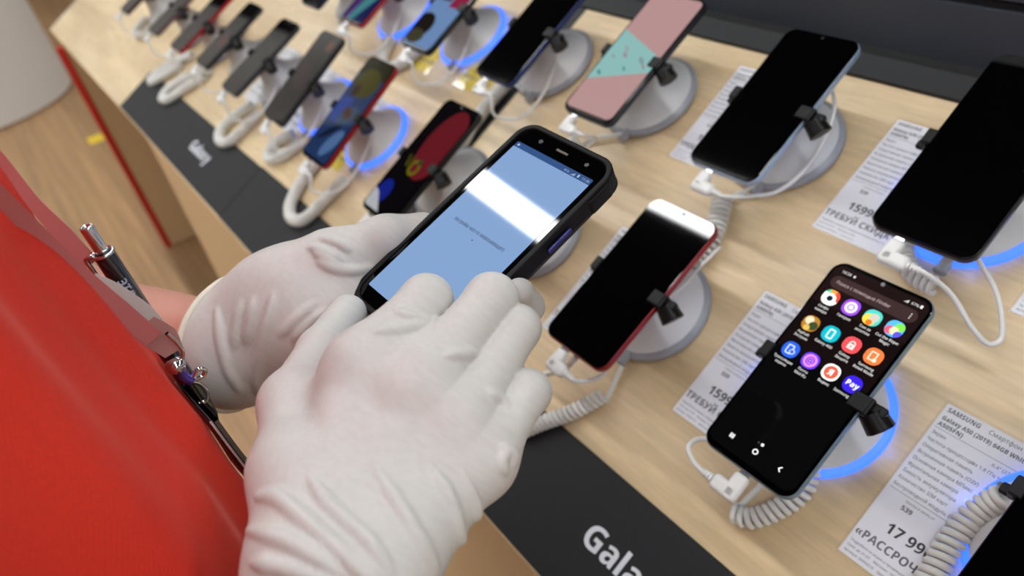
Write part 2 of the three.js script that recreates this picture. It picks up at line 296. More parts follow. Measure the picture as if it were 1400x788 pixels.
const pinkTex = canvasTex(360, 760, (c, w, h) => {
  c.fillStyle = '#cfa5a4'; c.fillRect(0, 0, w, h);
  c.fillStyle = '#9fd3d0'; c.beginPath(); c.moveTo(0, 250); c.lineTo(360, 360); c.lineTo(360, 452); c.lineTo(0, 585); c.fill();
  for (const [x, y, r, col] of [[60, 420, 12, '#a8a8b4'], [130, 395, 16, '#b59aa6'], [190, 470, 12, '#5aa6a2'], [260, 400, 20, '#93aeb4'], [300, 430, 12, '#b59aa6'], [50, 530, 14, '#4f9a98'], [110, 360, 18, '#a9b9be']]) { c.fillStyle = col; c.beginPath(); c.ellipse(x, y, r * 1.6, r * 0.6, 0.6, 0, 7); c.fill(); }
});
const duoTex = canvasTex(360, 760, (c, w, h) => {
  c.fillStyle = '#07060a'; c.fillRect(0, 0, w, h);
  c.fillStyle = '#8c2430'; c.beginPath(); c.ellipse(250, 260, 150, 240, 0, 0, 7); c.fill(); c.fillStyle = '#07060a'; c.fillRect(0, 0, 60, 760);
  textLine(c, 'V', 70, 455, 110, '#6b641c', 'bold'); c.strokeStyle = '#8d8a18'; c.lineWidth = 22; c.beginPath(); c.arc(190, 440, 42, 0, 7); c.stroke(); c.fillStyle = '#2c5a24'; c.beginPath(); c.arc(210, 395, 20, 0, 7); c.fill();
  c.fillStyle = '#1c2fae'; c.beginPath(); c.ellipse(90, 640, 70, 80, 0, 0, 7); c.fill(); c.fillStyle = '#f4f6fb'; c.beginPath(); c.moveTo(0, 640); c.lineTo(60, 660); c.lineTo(190, 760); c.lineTo(0, 760); c.fill();  // white corner wedge: a ceiling lamp reflection painted into the screen picture
});
const gameTex = canvasTex(360, 760, (c, w, h) => {
  c.fillStyle = '#28406e'; c.fillRect(0, 0, w, h);
  c.fillStyle = '#20260e'; c.fillRect(0, 0, w, 120); c.fillStyle = '#4c4a10'; c.beginPath(); c.ellipse(180, 170, 150, 110, 0, 0, 7); c.fill();
  c.fillStyle = '#3a1f16'; c.beginPath(); c.arc(110, 240, 46, 0, 7); c.fill();
  c.fillStyle = '#2a4aa0'; c.fillRect(0, 300, 170, 190); c.fillStyle = '#3f5878'; c.beginPath(); c.ellipse(220, 420, 110, 70, -0.5, 0, 7); c.fill(); c.fillStyle = '#14203a'; c.beginPath(); c.ellipse(150, 560, 120, 26, -0.7, 0, 7); c.fill(); c.fillStyle = '#5c80b4'; c.beginPath(); c.ellipse(260, 620, 60, 120, 0.5, 0, 7); c.fill();
  c.fillStyle = '#54392e'; c.beginPath(); c.ellipse(200, 400, 60, 40, 0.4, 0, 7); c.fill();
});
const skyTex = canvasTex(360, 760, (c, w, h) => {
  c.fillStyle = '#7fa4d8'; c.fillRect(0, 0, w, h); c.fillStyle = '#a02a50'; c.fillRect(200, 300, 160, 110); c.fillStyle = '#4a3a30'; c.fillRect(40, 280, 140, 90);
  c.fillStyle = '#1e1a16'; c.beginPath(); c.ellipse(80, 600, 120, 110, 0, 0, 7); c.fill(); c.fillStyle = '#4a4630'; c.beginPath(); c.ellipse(90, 690, 100, 60, 0, 0, 7); c.fill();
});
const waveTex = canvasTex(256, 540, (c, w, h) => { c.fillStyle = '#1d2360'; c.fillRect(0, 0, w, h); c.fillStyle = '#4f9aa0'; c.beginPath(); c.moveTo(60, 540); c.lineTo(200, 0); c.lineTo(256, 0); c.lineTo(256, 300); c.lineTo(130, 540); c.fill(); c.fillStyle = '#6a3a8a'; c.fillRect(30, 300, 40, 240); });
const dimTex = canvasTex(256, 540, (c, w, h) => { c.fillStyle = '#08080b'; c.fillRect(0, 0, w, h); c.fillStyle = '#2a1620'; c.beginPath(); c.ellipse(120, 270, 110, 70, 0.4, 0, 7); c.fill(); c.fillStyle = '#6a3420'; c.beginPath(); c.arc(190, 60, 34, 0, 7); c.fill(); });
const emberTex = canvasTex(256, 540, (c, w, h) => { c.fillStyle = '#08080b'; c.fillRect(0, 0, w, h); c.fillStyle = '#4a1216'; c.beginPath(); c.ellipse(150, 330, 70, 60, 0.2, 0, 7); c.fill(); });
function cardTex(price, promo, title, sub, yellow) {
  return canvasTex(420, 780, (c, w, h) => {
    c.fillStyle = '#f3f4fa'; c.fillRect(0, 0, w, h);
    if (yellow) { c.fillStyle = '#e8cf3c'; c.fillRect(0, 330, w, 450); }
    textLine(c, 'SAMSUNG', 14, 34, 28, '#555', 'bold'); textLine(c, 'Смартфон', 182, 34, 27, '#666');
    textLine(c, title, 14, 74, 27, '#3a3a3e', 'bold', 'left', 395); textLine(c, sub, 14, 104, 26, '#3a3a3e', 'bold');
    c.fillStyle = '#888'; c.fillRect(10, 114, 400, 2);
    const rows = ['Экран', 'Частота процессора', 'Оперативная память', 'Встроенная память (ОЗУ)', 'Основная камера МПикс', 'Фронтальная камера', 'Ёмкость аккумулятора', 'Количество SIM карт', 'Беспроводной модуль Bluetooth'];
    const vals = ['6.4" (2340x1080)', '4 x 1.8 ГГц + 4 x 1.6 ГГц', '4 ГБ', '64 ГБ', '25 + 5 + 8', '25', '4000', '2', '5.0'];
    rows.forEach((s, i) => { textLine(c, s, 14, 146 + i * 34, 21, '#55555c'); textLine(c, vals[i], 408, 146 + i * 34, 20, '#55555c', '', 'right'); });
    c.fillStyle = '#777'; c.fillRect(10, 432, 400, 2);
    textLine(c, 'Платёж в месяц от', 92, 458, 14, '#777'); textLine(c, '539 ₽', 92, 494, 28, '#3c3c40', 'bold'); textLine(c, price, 92, 606, 64, '#303036', 'bold'); textLine(c, promo, 6, 682, 51, '#6a6a72', 'bold');
    for (let i = 0; i < 3; i++) textLine(c, ['Подробности акции у продавцов-консультантов и на сайте', 'Срок: до 31.07    Магазин: 1024', 'Артикул: 30043210    Цена за шт.'][i], 14, 716 + i * 24, 15, '#6a6a70');
  });
}
const cardTexA = cardTex('17 990', '«РАССРОЧКА»', 'Galaxy A50 (2019) 64GB White (SM-', 'A505FN)'), cardTexB = cardTex('15990', 'ТРЕБУЙ СКИДКУ', 'Galaxy A30 (2019) 32GB Blue (SM-', 'A305FN)'), cardTexY = cardTex('12 990', 'ТРЕБУЙ СКИДКУ', 'Galaxy A20 (2019) 32GB Red (SM-', 'A205FN)', true);
const cardMs = { a: printOn(cardTexA), b: printOn(cardTexB), y: printOn(cardTexY) };
const cardBackM = std(0xdadae0, 0.5), acrylicM = phys(0xffffff, { roughness: 0.08, transmission: 1, thickness: 0, ior: 1.49 });

// ------------------------------------------------------------------ phones, stands, cords, cards
function phone(label, u, v, L, W, opt = {}) {
  const { w = 0.07, tilt = 4, yaw = 0, frame = 0x17181b, tex = null, k = 0.8, notch = true, group = 'display phones held on white stands' } = opt;
  const q = qT.clone().multiply(new THREE.Quaternion().setFromEuler(new THREE.Euler(tilt * Math.PI / 180, yaw * Math.PI / 180, 0, 'YXZ')));
  const g = thing('smartphone', label, 'phone', T(u, w, v), q, group);
  const fm = std(frame, 0.3, 0.35);
  part('frame', slab(W, L, 0.0105, 0.0068, 0.0016).translate(0, -0.0078, 0), fm, g);
  part('glass', slab(W - 0.0016, L - 0.0016, 0.0098, 0.0012, 0.0005).translate(0, -0.0013, 0), glassM, g);
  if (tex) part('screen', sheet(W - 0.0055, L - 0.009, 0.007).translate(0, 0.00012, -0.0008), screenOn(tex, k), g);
  if (notch) part('camera_lens', new THREE.CylinderGeometry(0.0016, 0.0016, 0.0003, 14).translate(0, 0.0002, -L / 2 + 0.0048), std(0x23252c, 0.15), g);
  part('speaker_slot', rbox(0.0008, 0.0012, 0.008, 0.0004, W / 2, -0.0042, L * 0.18), fm, g);
  return g;
}
const baseProfile = [[0.0, 0.0022], [0.049, 0.0022], [0.0498, 0.0028], [0.0498, 0.0085], [0.0488, 0.0108], [0.044, 0.0148], [0.037, 0.0195], [0.030, 0.0265], [0.0245, 0.036], [0.0215, 0.046], [0.020, 0.052], [0.0, 0.053]].map(([a, b]) => new THREE.Vector2(a, b));
const baseGeo = new THREE.LatheGeometry(baseProfile, 56), rimGeo = new THREE.LatheGeometry([[0.0499, 0.0026], [0.0538, 0.0028], [0.0548, 0.0042], [0.0546, 0.0066], [0.053, 0.0084], [0.0492, 0.0096]].map(([a, b]) => new THREE.Vector2(a, b)), 64);
const footGeo = new THREE.CylinderGeometry(0.022, 0.022, 0.0024, 28).translate(0.018, 0.0012, 0), neckGeo = new THREE.CylinderGeometry(0.012, 0.019, 0.012, 24).translate(0, 0.0565, 0);
const outletGeo = mergeGeometries([new THREE.CylinderGeometry(0.0042, 0.0048, 0.014, 14).rotateX(Math.PI / 2).translate(0.012, 0.0068, 0.0545), new THREE.TorusGeometry(0.0045, 0.001, 6, 14).translate(0.012, 0.0068, 0.060)]);
function stand(label, u, v, W, opt = {}) {
  const { on = false, w = 0.07, tilt = 4, clip = 0, pu = u, pv = v } = opt;
  const g = thing('phone_stand', label, 'phone stand', T(u, 0, v), qT, on ? 'white phone stands with a glowing blue rim' : 'white phone stands with a grey rim');
  part('base', baseGeo, whiteM, g); part('foot', footGeo, padM, g); part('rim', rimGeo, on ? rimOnM : rimOffM, g); part('cable_outlet', outletGeo, std(0x9c9ea3, 0.5), g);
  const head = new THREE.Group(); head.name = 'clamp'; head.position.set(pu - u, w, -(pv - v)); head.rotation.x = tilt * Math.PI / 180; g.add(head);
  part('neck', neckGeo, blackPlasticM, g);
  part('mount', rbox(0.034, 0.0045, 0.05, 0.002, 0, -0.0102, clip), blackPlasticM, head);
  part('crossbar', rbox(W + 0.010, 0.004, 0.012, 0.0015, 0, -0.0101, clip), blackPlasticM, head);
  // left jaw: thin hooked lip, right jaw: lip with a faceted tightening block
  part('jaw', mergeGeometries([rbox(0.0045, 0.0135, 0.013, 0.0016, -W / 2 - 0.0026, -0.0052, clip), rbox(0.0075, 0.0026, 0.0125, 0.0011, -W / 2 - 0.0006, 0.0016, clip), rbox(0.006, 0.005, 0.007, 0.0015, -W / 2 - 0.0065, -0.0085, clip + 0.003)]), blackPlasticM, head);
  part('jaw', mergeGeometries([rbox(0.005, 0.0145, 0.0135, 0.0018, W / 2 + 0.0028, -0.0048, clip), rbox(0.0125, 0.003, 0.0125, 0.0013, W / 2 - 0.0028, 0.002, clip)]), blackPlasticM, head);
  const blk = new THREE.CylinderGeometry(0.0085, 0.0098, 0.013, 8).rotateZ(Math.PI / 2 - 0.5).rotateY(-0.5).translate(W / 2 + 0.009, -0.0095, clip + 0.003);
  part('tightening_block', mergeGeometries([blk.toNonIndexed(), rbox(0.012, 0.006, 0.008, 0.002, W / 2 + 0.008, -0.004, clip - 0.002)]), blackPlasticM, head);
  if (on) for (let k = 0; k < 6; k++) { const a = k / 6 * Math.PI * 2, l = new THREE.PointLight(new THREE.Color(0.10, 0.22, 1), 0.0001); l.shadow.radius = 0.1; l.position.set(Math.cos(a) * 0.0585, 0.006, Math.sin(a) * 0.0585); l.castShadow = true; g.add(l); }
  return g;
}
function coilGeo(pts, turns, R = 0.0056, r = 0.0018, lead = [], tail = []) {
  const c = new THREE.CatmullRomCurve3(pts, false, 'centripetal'), n = turns * 11, P = [];
  const fr = c.computeFrenetFrames(n, false);
  lead.forEach(p => P.push(p));
  for (let i = 0; i <= n; i++) { const p = c.getPointAt(i / n), a = i / 11 * Math.PI * 2; P.push(p.addScaledVector(fr.normals[i], Math.cos(a) * R).addScaledVector(fr.binormals[i], Math.sin(a) * R)); }
  tail.forEach(p => P.push(p));
  return new THREE.TubeGeometry(new THREE.CatmullRomCurve3(P, false, 'centripetal'), P.length * 2, r, 6, false);
}
function coiledCord(label, uv, turns0, opt = {}) {
  const { R = 0.007, r = 0.0024, lead = [], tail = [], w = R + r + 0.0003 } = opt;
  const mk = a => T(a[0], a[2] ?? w, a[1]), turns = Math.round(new THREE.CatmullRomCurve3(uv.map(mk), false, 'centripetal').getLength() / (r * 2.15));
  return solo('coiled_cord', coilGeo(uv.map(mk), turns, R, r, lead.map(mk), tail.map(mk)), cordM, label, 'cord', 'coiled white security cords');
}
// charging cable: angled plug in the bottom of a phone, then a thin cord through points
function chargeCable(label, phoneObj, L, side, cordPts, du = 0) {
  const g = thing('charging_cable', label, 'cable', phoneObj.position, phoneObj.quaternion, 'white charging cables');
  const z = L / 2;
  part('connector', rbox(0.0082, 0.0026, 0.005, 0.001, du, -0.0043, z + 0.0015), std(0xb9bbbd, 0.25, 0.9), g);
  const plug = part('plug', mergeGeometries([rbox(0.0118, 0.0078, 0.0205, 0.0032, du, -0.0043, z + 0.0125), rbox(0.0215, 0.0078, 0.0118, 0.0035, du + side * 0.0052, -0.0043, z + 0.0172)]), plugM, g);
  const sr = []; for (let k = 0; k < 4; k++) sr.push(new THREE.CylinderGeometry(0.0034 - k * 0.0003, 0.0034 - k * 0.0003, 0.0018, 12).rotateZ(Math.PI / 2).translate(du + side * (0.0168 + k * 0.0024), -0.0043, z + 0.0172));
  part('strain_relief', mergeGeometries(sr), plugM, plug);
  g.updateMatrixWorld(true);
  const inv = g.matrixWorld.clone().invert();
  const start = V3(du + side * 0.015, -0.0043, z + 0.0172), s2 = V3(du + side * 0.027, -0.0046, z + 0.0172);
  part('cord', tube([start, s2, ...cordPts.map(p => p.clone().applyMatrix4(inv))], 0.0019, 70, 8), plugM, g);
  return g;
}
function priceCard(label, u, v0, kind = 'b', yaw = 0, w = 0.072, h = 0.132) {
  const q = qT.clone().multiply(new THREE.Quaternion().setFromAxisAngle(V3(0, 1, 0), yaw * Math.PI / 180));
  const g = thing('price_card', label, 'price card', T(u + w / 2, 0, v0 + h / 2), q, 'printed price cards on the counter');
  part('card', rbox(w - 0.003, 0.0005, h - 0.003, 0.0002, 0, 0.0004, 0), cardBackM, g);
  part('print', sheet(w - 0.0034, h - 0.0034, 0.0005).translate(0, 0.0007, 0), cardMs[kind], g);
  part('clear_sleeve', slab(w, h, 0.001, 0.0006, 0.0001).translate(0, 0.00085, 0), acrylicM, g);
  return g;
}
const V1 = 0.115, V2 = 0.314;
// front row -----------------------------------------------------------------
const rowA = [
  ['home', -0.193, 0.121, 0.167, 0.0755, 'smartphone with a lit screen of coloured app icons', { tex: homeTex, k: 1.8, frame: 0x6f8797, tilt: 0.8 }, true, 'phone stand with blue glowing rim under the app icon phone'],
  ['red', -0.366, 0.111, 0.158, 0.0742, 'black-screened smartphone with a red frame, white glare along its top edge', { frame: 0x8e1420, tilt: -1.3 }, false, 'grey-rimmed phone stand under the red-framed black phone'],
  ['hid', -0.540, 0.112, 0.155, 0.0735, 'dark smartphone half hidden beneath the held phone', { tilt: 0.8 }, false, 'grey-rimmed phone stand just below the held phone'],
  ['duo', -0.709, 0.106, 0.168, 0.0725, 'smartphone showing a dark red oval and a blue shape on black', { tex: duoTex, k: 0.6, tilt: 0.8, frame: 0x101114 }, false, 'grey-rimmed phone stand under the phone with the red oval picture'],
  ['game', -0.909, 0.113, 0.168, 0.0755, 'red-framed smartphone with a blue and olive game picture', { tex: gameTex, k: 0.8, tilt: 5, frame: 0xa41a22 }, true, 'blue-glowing phone stand under the red-framed game phone'],
  ['dim', -1.077, 0.122, 0.162, 0.0745, 'dark smartphone with a dim plum glow, next to the game phone', { tex: dimTex, k: 0.8, tilt: 5, frame: 0x26242c }, true, 'blue-rimmed phone stand under the dim plum-screened phone'],
  ['grey', -1.247, 0.117, 0.160, 0.071, 'plain charcoal smartphone between the plum-screened phone and the ember-screened phone', { tilt: -1.2, frame: 0x35363c }, false, 'phone stand under the plain charcoal phone'],
  ['ember', -1.415, 0.122, 0.152, 0.066, 'dark smartphone with a faint ember-red spot on its screen', { tex: emberTex, k: 0.8, tilt: -1.2, frame: 0x2a2a30 }, false, 'phone stand under the phone with the ember-red spot'],
  ['redb', -1.570, 0.120, 0.156, 0.071, 'far smartphone with a bright red side frame', { tilt: -1.2, frame: 0xb01826 }, false, 'phone stand under the far bright red phone'],
  ['far', -1.740, 0.118, 0.152, 0.066, 'far smartphone with a pinkish frame beyond the bright red phone', { tilt: -1.2, frame: 0x7a5a60 }, false, 'phone stand under the far pinkish phone'],
  ['end', -2.000, 0.118, 0.152, 0.066, 'farthest dark smartphone toward the bare counter end', { tilt: -1.2, frame: 0x3a2024 }, false, 'farthest phone stand toward the bare counter end'],
  ['edge', -0.0235, 0.125, 0.165, 0.0755, 'black smartphone beside the 17 990 price card', { tilt: 0.8, frame: 0x3b2a52 }, true, 'phone stand with blue rim under the black phone beside the 17 990 card'],
];
const rowB = [
  ['big', -0.194, 0.323, 0.166, 0.0765, 'large black smartphone with a thick cable looping from its bottom right', { tilt: 0.8, frame: 0x0c0c10, notch: false }, true, 'phone stand with blue glowing rim under the large black phone'],
  ['blue', -0.366, 0.311, 0.156, 0.0735, 'black-screened smartphone with a pale blue frame against the black back strip', { tilt: 0.8, frame: 0x9fb4cc }, false, 'grey-rimmed phone stand under the pale blue framed phone'],
  ['pink', -0.541, 0.316, 0.165, 0.0735, 'smartphone showing a pink and mint wallpaper', { tilt: 0.8, tex: pinkTex, k: 1.0, frame: 0x2a2d33 }, false, 'grey-rimmed phone stand under the pink and mint phone'],
  ['navy', -0.707, 0.314, 0.160, 0.0735, 'black smartphone with a deep navy blue frame', { tilt: 0.8, frame: 0x1b2f66 }, false, 'grey-rimmed phone stand under the navy-framed phone'],
  ['sky', -0.888, 0.312, 0.160, 0.076, 'smartphone with a sky blue screen and a dark blot at its bottom', { tilt: 0.8, tex: skyTex, k: 0.85 }, true, 'blue-glowing phone stand under the sky blue screened phone'],
  ['wave', -1.080, 0.313, 0.160, 0.072, 'red-edged smartphone with an indigo and teal wave on its screen', { tilt: 0.8, tex: waveTex, k: 0.8, frame: 0xa01c26 }, true, 'blue-rimmed phone stand under the indigo wave phone'],
  ['backb', -1.237, 0.313, 0.158, 0.070, 'dark indigo-framed smartphone in the back row beyond the wave phone', { tilt: 0.8, frame: 0x20233a }, false, 'phone stand under the dark indigo-framed back row phone'],
];
const PH = {};
for (const row of [rowA, rowB]) for (const [key, u, v, L, W, label, opt, on, slabel] of row) {
  const vv = row === rowA ? V1 : V2;
  PH[key] = { o: phone(label, u, v, L, W, opt), L, u, v };
  PH[key].s = stand(slabel, u - 0.008, vv, W, { on, tilt: opt.tilt, pu: u, pv: v, clip: 0.002 });
}
const P = (px, py, w) => onT(px, py, w);
const uvw = (px, py, w) => { const p = onT(px, py, w); return [p.x, (p.y - Y0) * sn - p.z * cs, w]; };
// charging cables of the near phones
chargeCable('white charging cable in the bottom of the app icon phone', PH.home.o, PH.home.L, -1, [P(946, 628, 0.058), P(941, 612, 0.055), P(950, 602, 0.05), P(968, 600, 0.045), P(1000, 598, 0.03), P(1060, 590, 0.02)], 0.002);
chargeCable('white charging cable looping wide from the large black phone', PH.big.o, PH.big.L, 1, [P(1300, 402, 0.045), P(1330, 450, 0.03), P(1352, 471, 0.022), P(1367, 466, 0.02), P(1369, 430, 0.025), P(1358, 390, 0.03), P(1338, 356, 0.035), P(1330, 330, 0.035), P(1335, 300, 0.03)], -0.012);
chargeCable('white charging cable rising along the right side of the pale blue phone', PH.blue.o, PH.blue.L, 1, [P(1030, 268, 0.045), P(1062, 262, 0.03), P(1095, 238, 0.024), P(1122, 200, 0.03), P(1137, 165, 0.035), P(1141, 138, 0.04), P(1132, 112, 0.045), P(1115, 100, 0.045)], -0.010);
chargeCable('white charging cable curling under the red-framed phone', PH.red.o, PH.red.L, 1, [P(808, 520, 0.045), P(822, 514, 0.035), P(832, 500, 0.03), P(850, 470, 0.03)], -0.008);
chargeCable('white charging cable in the bottom of the pink and mint phone', PH.pink.o, PH.pink.L, 1, [P(815, 190, 0.03), P(800, 205, 0.01), P(790, 225, 0.006)], -0.016);
for (const [k, l] of [['navy', 'navy-framed phone'], ['sky', 'sky blue screened phone'], ['game', 'red-framed game phone'], ['dim', 'plum-screened phone'], ['duo', 'phone with the red oval picture'], ['grey', 'plain charcoal phone'], ['ember', 'phone with the ember-red spot'], ['redb', 'far bright red phone'], ['far', 'far pinkish phone'], ['end', 'farthest phone'], ['wave', 'indigo wave phone']]) {
  const { u, v, L } = PH[k];
  chargeCable(`short white charging cable plugged into the ${l}`, PH[k].o, L, 1, [T(u + 0.02, 0.045, v - L / 2 - 0.03), T(u + 0.035, 0.025, v - L / 2 - 0.012), T(u + 0.034, 0.02, v - L / 2 + 0.025), T(u + 0.02, 0.03, v)], -0.012);
}
solo('thin_cord', tube([P(985, 338, 0.01), P(960, 362, 0.012), P(940, 385, 0.02), P(920, 402, 0.03), P(903, 415, 0.04)], 0.0017, 30), plugM, 'thin white cord running along the right edge of the red-framed phone', 'cord');
solo('thin_cord', tube([P(745, 512, 0.02), P(765, 506, 0.035), P(778, 498, 0.045), P(788, 488, 0.05)], 0.003, 24), plugM, 'thick white cord stub leaving the plug of the red-framed phone', 'cord');
// coiled cords
coiledCord('coiled white cord tucked under the app icon phone', [[-0.203, 0.012], [-0.190, 0.016], [-0.179, 0.032], [-0.172, 0.055], [-0.178, 0.075]], 15, { R: 0.0058, lead: [[-0.196, 0.045, 0.012], [-0.200, 0.025, 0.008]] });
coiledCord('coiled white cord lying from the red-framed phone across onto the black mat', [[-0.353, 0.022], [-0.367, -0.006], [-0.385, -0.031], [-0.40, -0.055]], 19, { lead: [[-0.362, 0.062, 0.007], [-0.358, 0.045, 0.004], [-0.353, 0.028, 0.004]], R: 0.0054, w: 0.0092 });
coiledCord('coiled white cord curving behind the top of the red-framed phone', [[-0.384, 0.236], [-0.372, 0.212], [-0.366, 0.19], [-0.372, 0.166], [-0.385, 0.150]], 17, { R: 0.0076, lead: [[-0.366, 0.262, 0.007], [-0.376, 0.25, 0.006]] });
coiledCord('coiled white cord between the large black phone and its price card', [[-0.225, 0.265], [-0.216, 0.252], [-0.203, 0.243], [-0.185, 0.240]], 11, { R: 0.006, lead: [[-0.19, 0.262, 0.007], [-0.21, 0.268, 0.006]] });
coiledCord('coiled white cord lying across the 17 990 price card', [uvw(1250, 826, 0.0105), uvw(1274, 787, 0.0105), uvw(1298, 745, 0.011), uvw(1322, 714, 0.012), uvw(1350, 692, 0.016), uvw(1378, 677, 0.024)], 20, { R: 0.0066, r: 0.0026 });
coiledCord('coiled white cord looped over the mat below the red-framed game phone', [[-0.99, 0.035], [-0.985, 0.0], [-0.966, -0.038], [-0.938, -0.05], [-0.914, -0.04], [-0.906, 0.0], [-0.90, 0.042]], 40);
coiledCord('coiled white cord looped over the mat below the plain charcoal phone', [[-1.282, 0.05], [-1.305, 0.01], [-1.31, -0.02], [-1.285, -0.036], [-1.255, -0.026], [-1.243, 0.01], [-1.242, 0.045]], 34);
coiledCord('coiled white cord looped over the mat below the ember-spotted phone', [[-1.53, 0.055], [-1.60, 0.01], [-1.63, -0.03], [-1.62, -0.05], [-1.59, -0.04], [-1.57, -0.01], [-1.53, 0.04]], 36);
coiledCord('coiled white cord at the mat corner below the far bright red phone', [[-1.66, 0.06], [-1.72, 0.01], [-1.745, -0.03], [-1.735, -0.04], [-1.71, -0.02], [-1.67, 0.03]], 30);
coiledCord('stretched coiled white cord lying on the black joint strip', [[-0.757, 0.262], [-0.758, 0.225], [-0.752, 0.18], [-0.735, 0.14], [-0.705, 0.125]], 22, { lead: [[-0.72, 0.262, 0.007], [-0.745, 0.268, 0.007]] });
coiledCord('coiled white cord under the plug of the pink and mint phone', [[-0.585, 0.232], [-0.60, 0.21], [-0.61, 0.18], [-0.60, 0.15]], 14, { lead: [[-0.54, 0.262, 0.006], [-0.57, 0.245, 0.006]] });
coiledCord('coiled white cord between the plum-screened and game phones', [[-1.10, 0.05], [-1.125, 0.02], [-1.11, -0.005], [-1.08, 0.01], [-1.065, 0.045]], 22, {});
coiledCord('coiled white cord in the back row between the wave and sky blue phones', [[-1.06, 0.26], [-1.04, 0.225], [-1.01, 0.215], [-0.985, 0.235], [-0.975, 0.27], [-0.985, 0.31]], 26, {});
coiledCord('coiled white cord on the bare birch near the farthest phone', [[-1.97, 0.05], [-2.02, 0.02], [-2.05, 0.03], [-2.06, 0.07]], 18, {});
// price cards
priceCard('white price card printed 17 990 lying under the coiled cord', -0.1345, 0.036, 'a', 0, 0.073, 0.133);
priceCard('white price card half under the app icon phone', -0.2985, 0.047, 'b', 0, 0.072, 0.134);
priceCard('white price card half under the large black phone', -0.301, 0.248, 'b', -1, 0.07, 0.127);
priceCard('white price card half under the pale blue framed phone', -0.479, 0.259, 'b', 0.5, 0.07, 0.127);
priceCard('white price card half under the red-framed black phone', -0.467, 0.038, 'b', 0, 0.072, 0.134);
priceCard('white price card to the right of the large black phone', -0.1385, 0.248, 'b', 0, 0.07, 0.127);
priceCard('yellow and white price card half under the sky blue screened phone', -1.0, 0.234, 'y', 0, 0.07, 0.127);
priceCard('yellow and white price card beside the joint strip under the navy phone stand', -0.862, 0.236, 'y', 0, 0.07, 0.127);
priceCard('yellow and white price card half under the red-framed game phone', -1.01, 0.042, 'y', 0, 0.07, 0.13);
priceCard('white price card half under the plum-screened phone', -1.185, 0.045, 'b', 0, 0.07, 0.13);
priceCard('white price card half under the plain charcoal phone', -1.355, 0.05, 'b', 0, 0.07, 0.127);

// ------------------------------------------------------------------ the phone held in the hands
const hx = V3(0.99356355, -0.09381517, -0.0634838), hd = V3(0.03290643, -0.29722464, 0.95424037), hn = V3(0.10839117, 0.95018747, 0.29222444);
const h0 = V3(-0.30986787, 0.29526476 + Y0, 0.03434723);                                   // middle of the top edge of the lit screen
const H = (x, d, n) => h0.clone().addScaledVector(hx, x).addScaledVector(hd, d).addScaledVector(hn, n);
const HW = 0.0755, HL = 0.152, HS = 0.064, HSL = 0.1265;
{
  const q = new THREE.Quaternion().setFromRotationMatrix(new THREE.Matrix4().makeBasis(hx, hn, hd));
  const g = thing('cased_smartphone', 'smartphone in a rugged black case with a pale blue screen held in gloved hands', 'phone', H(0, HSL / 2, 0), q);
  const dz = (0.0155 - 0.0115) / -2;                                                       // the forehead is taller than the chin
  part('glass', slab(HW - 0.004, HL - 0.0035, 0.0098, 0.002, 0.0006).translate(0, -0.0021, -0.002), glassM, g);
  part('screen', sheet(HS, HSL, 0.001).translate(0, 0.0001, 0), screenOn(heldTex, 1.05), g);
  part('body', slab(HW - 0.005, HL - 0.004, 0.009, 0.008, 0.001).translate(0, -0.0102, -0.002), std(0x101114, 0.5), g);
  // case: raised lip around the glass, back shell, corner bumpers, side keys
  const caseM = phys(0x08080a, { roughness: 0.5, specularIntensity: 0.5 }), lip = roundRect(HW + 0.0025, HL + 0.003, 0.0125), hole = roundRect(HW - 0.0045, HL - 0.004, 0.0095); lip.holes.push(hole);
  const lg = new THREE.ExtrudeGeometry(lip, { depth: 0.0105, bevelEnabled: true, bevelThickness: 0.001, bevelSize: 0.001, bevelOffset: -0.001, bevelSegments: 3, curveSegments: 10 }); lg.rotateX(-Math.PI / 2).translate(0, -0.0105, -0.002);
  const cs_ = part('case', lg, caseM, g);
  part('case_back', slab(HW + 0.003, HL + 0.003, 0.012, 0.0025, 0.001).translate(0, -0.0128, -0.002), std(0x111214, 0.5), g);
  for (const sx of [-1, 1]) for (const sz of [-1, 1]) {   // thicker corners of the case
    const e = new THREE.ExtrudeGeometry(roundRect(0.0035, 0.017, 0.0016), { depth: 0.0085, bevelEnabled: true, bevelThickness: 0.001, bevelSize: 0.0008, bevelSegments: 3, curveSegments: 6 });
    part('corner_bumper', e.rotateX(-Math.PI / 2).translate(sx * (HW / 2 - 0.0002), -0.0112, sz * (HL / 2 - 0.019) - 0.002), caseM, cs_);
  }
  part('power_button', rbox(0.0018, 0.0032, 0.019, 0.0009, HW / 2 + 0.0026, -0.006, -HL / 2 + 0.052), std(0x2b2780, 0.35), cs_);
  part('speaker_grille', rbox(0.0095, 0.0006, 0.0018, 0.0003, 0, 0.0001, -HSL / 2 - 0.0068), std(0x55504a, 0.3, 0.7), g);
  part('front_camera', new THREE.CylinderGeometry(0.0015, 0.0015, 0.0005, 14).translate(-0.018, 0.0002, -HSL / 2 - 0.0066), std(0x3a3c44, 0.2), g);
  part('flash_lamp', new THREE.CylinderGeometry(0.0014, 0.0014, 0.0005, 14).translate(0.0205, 0.0002, -HSL / 2 - 0.0066), std(0x3c352e, 0.3), g);
}

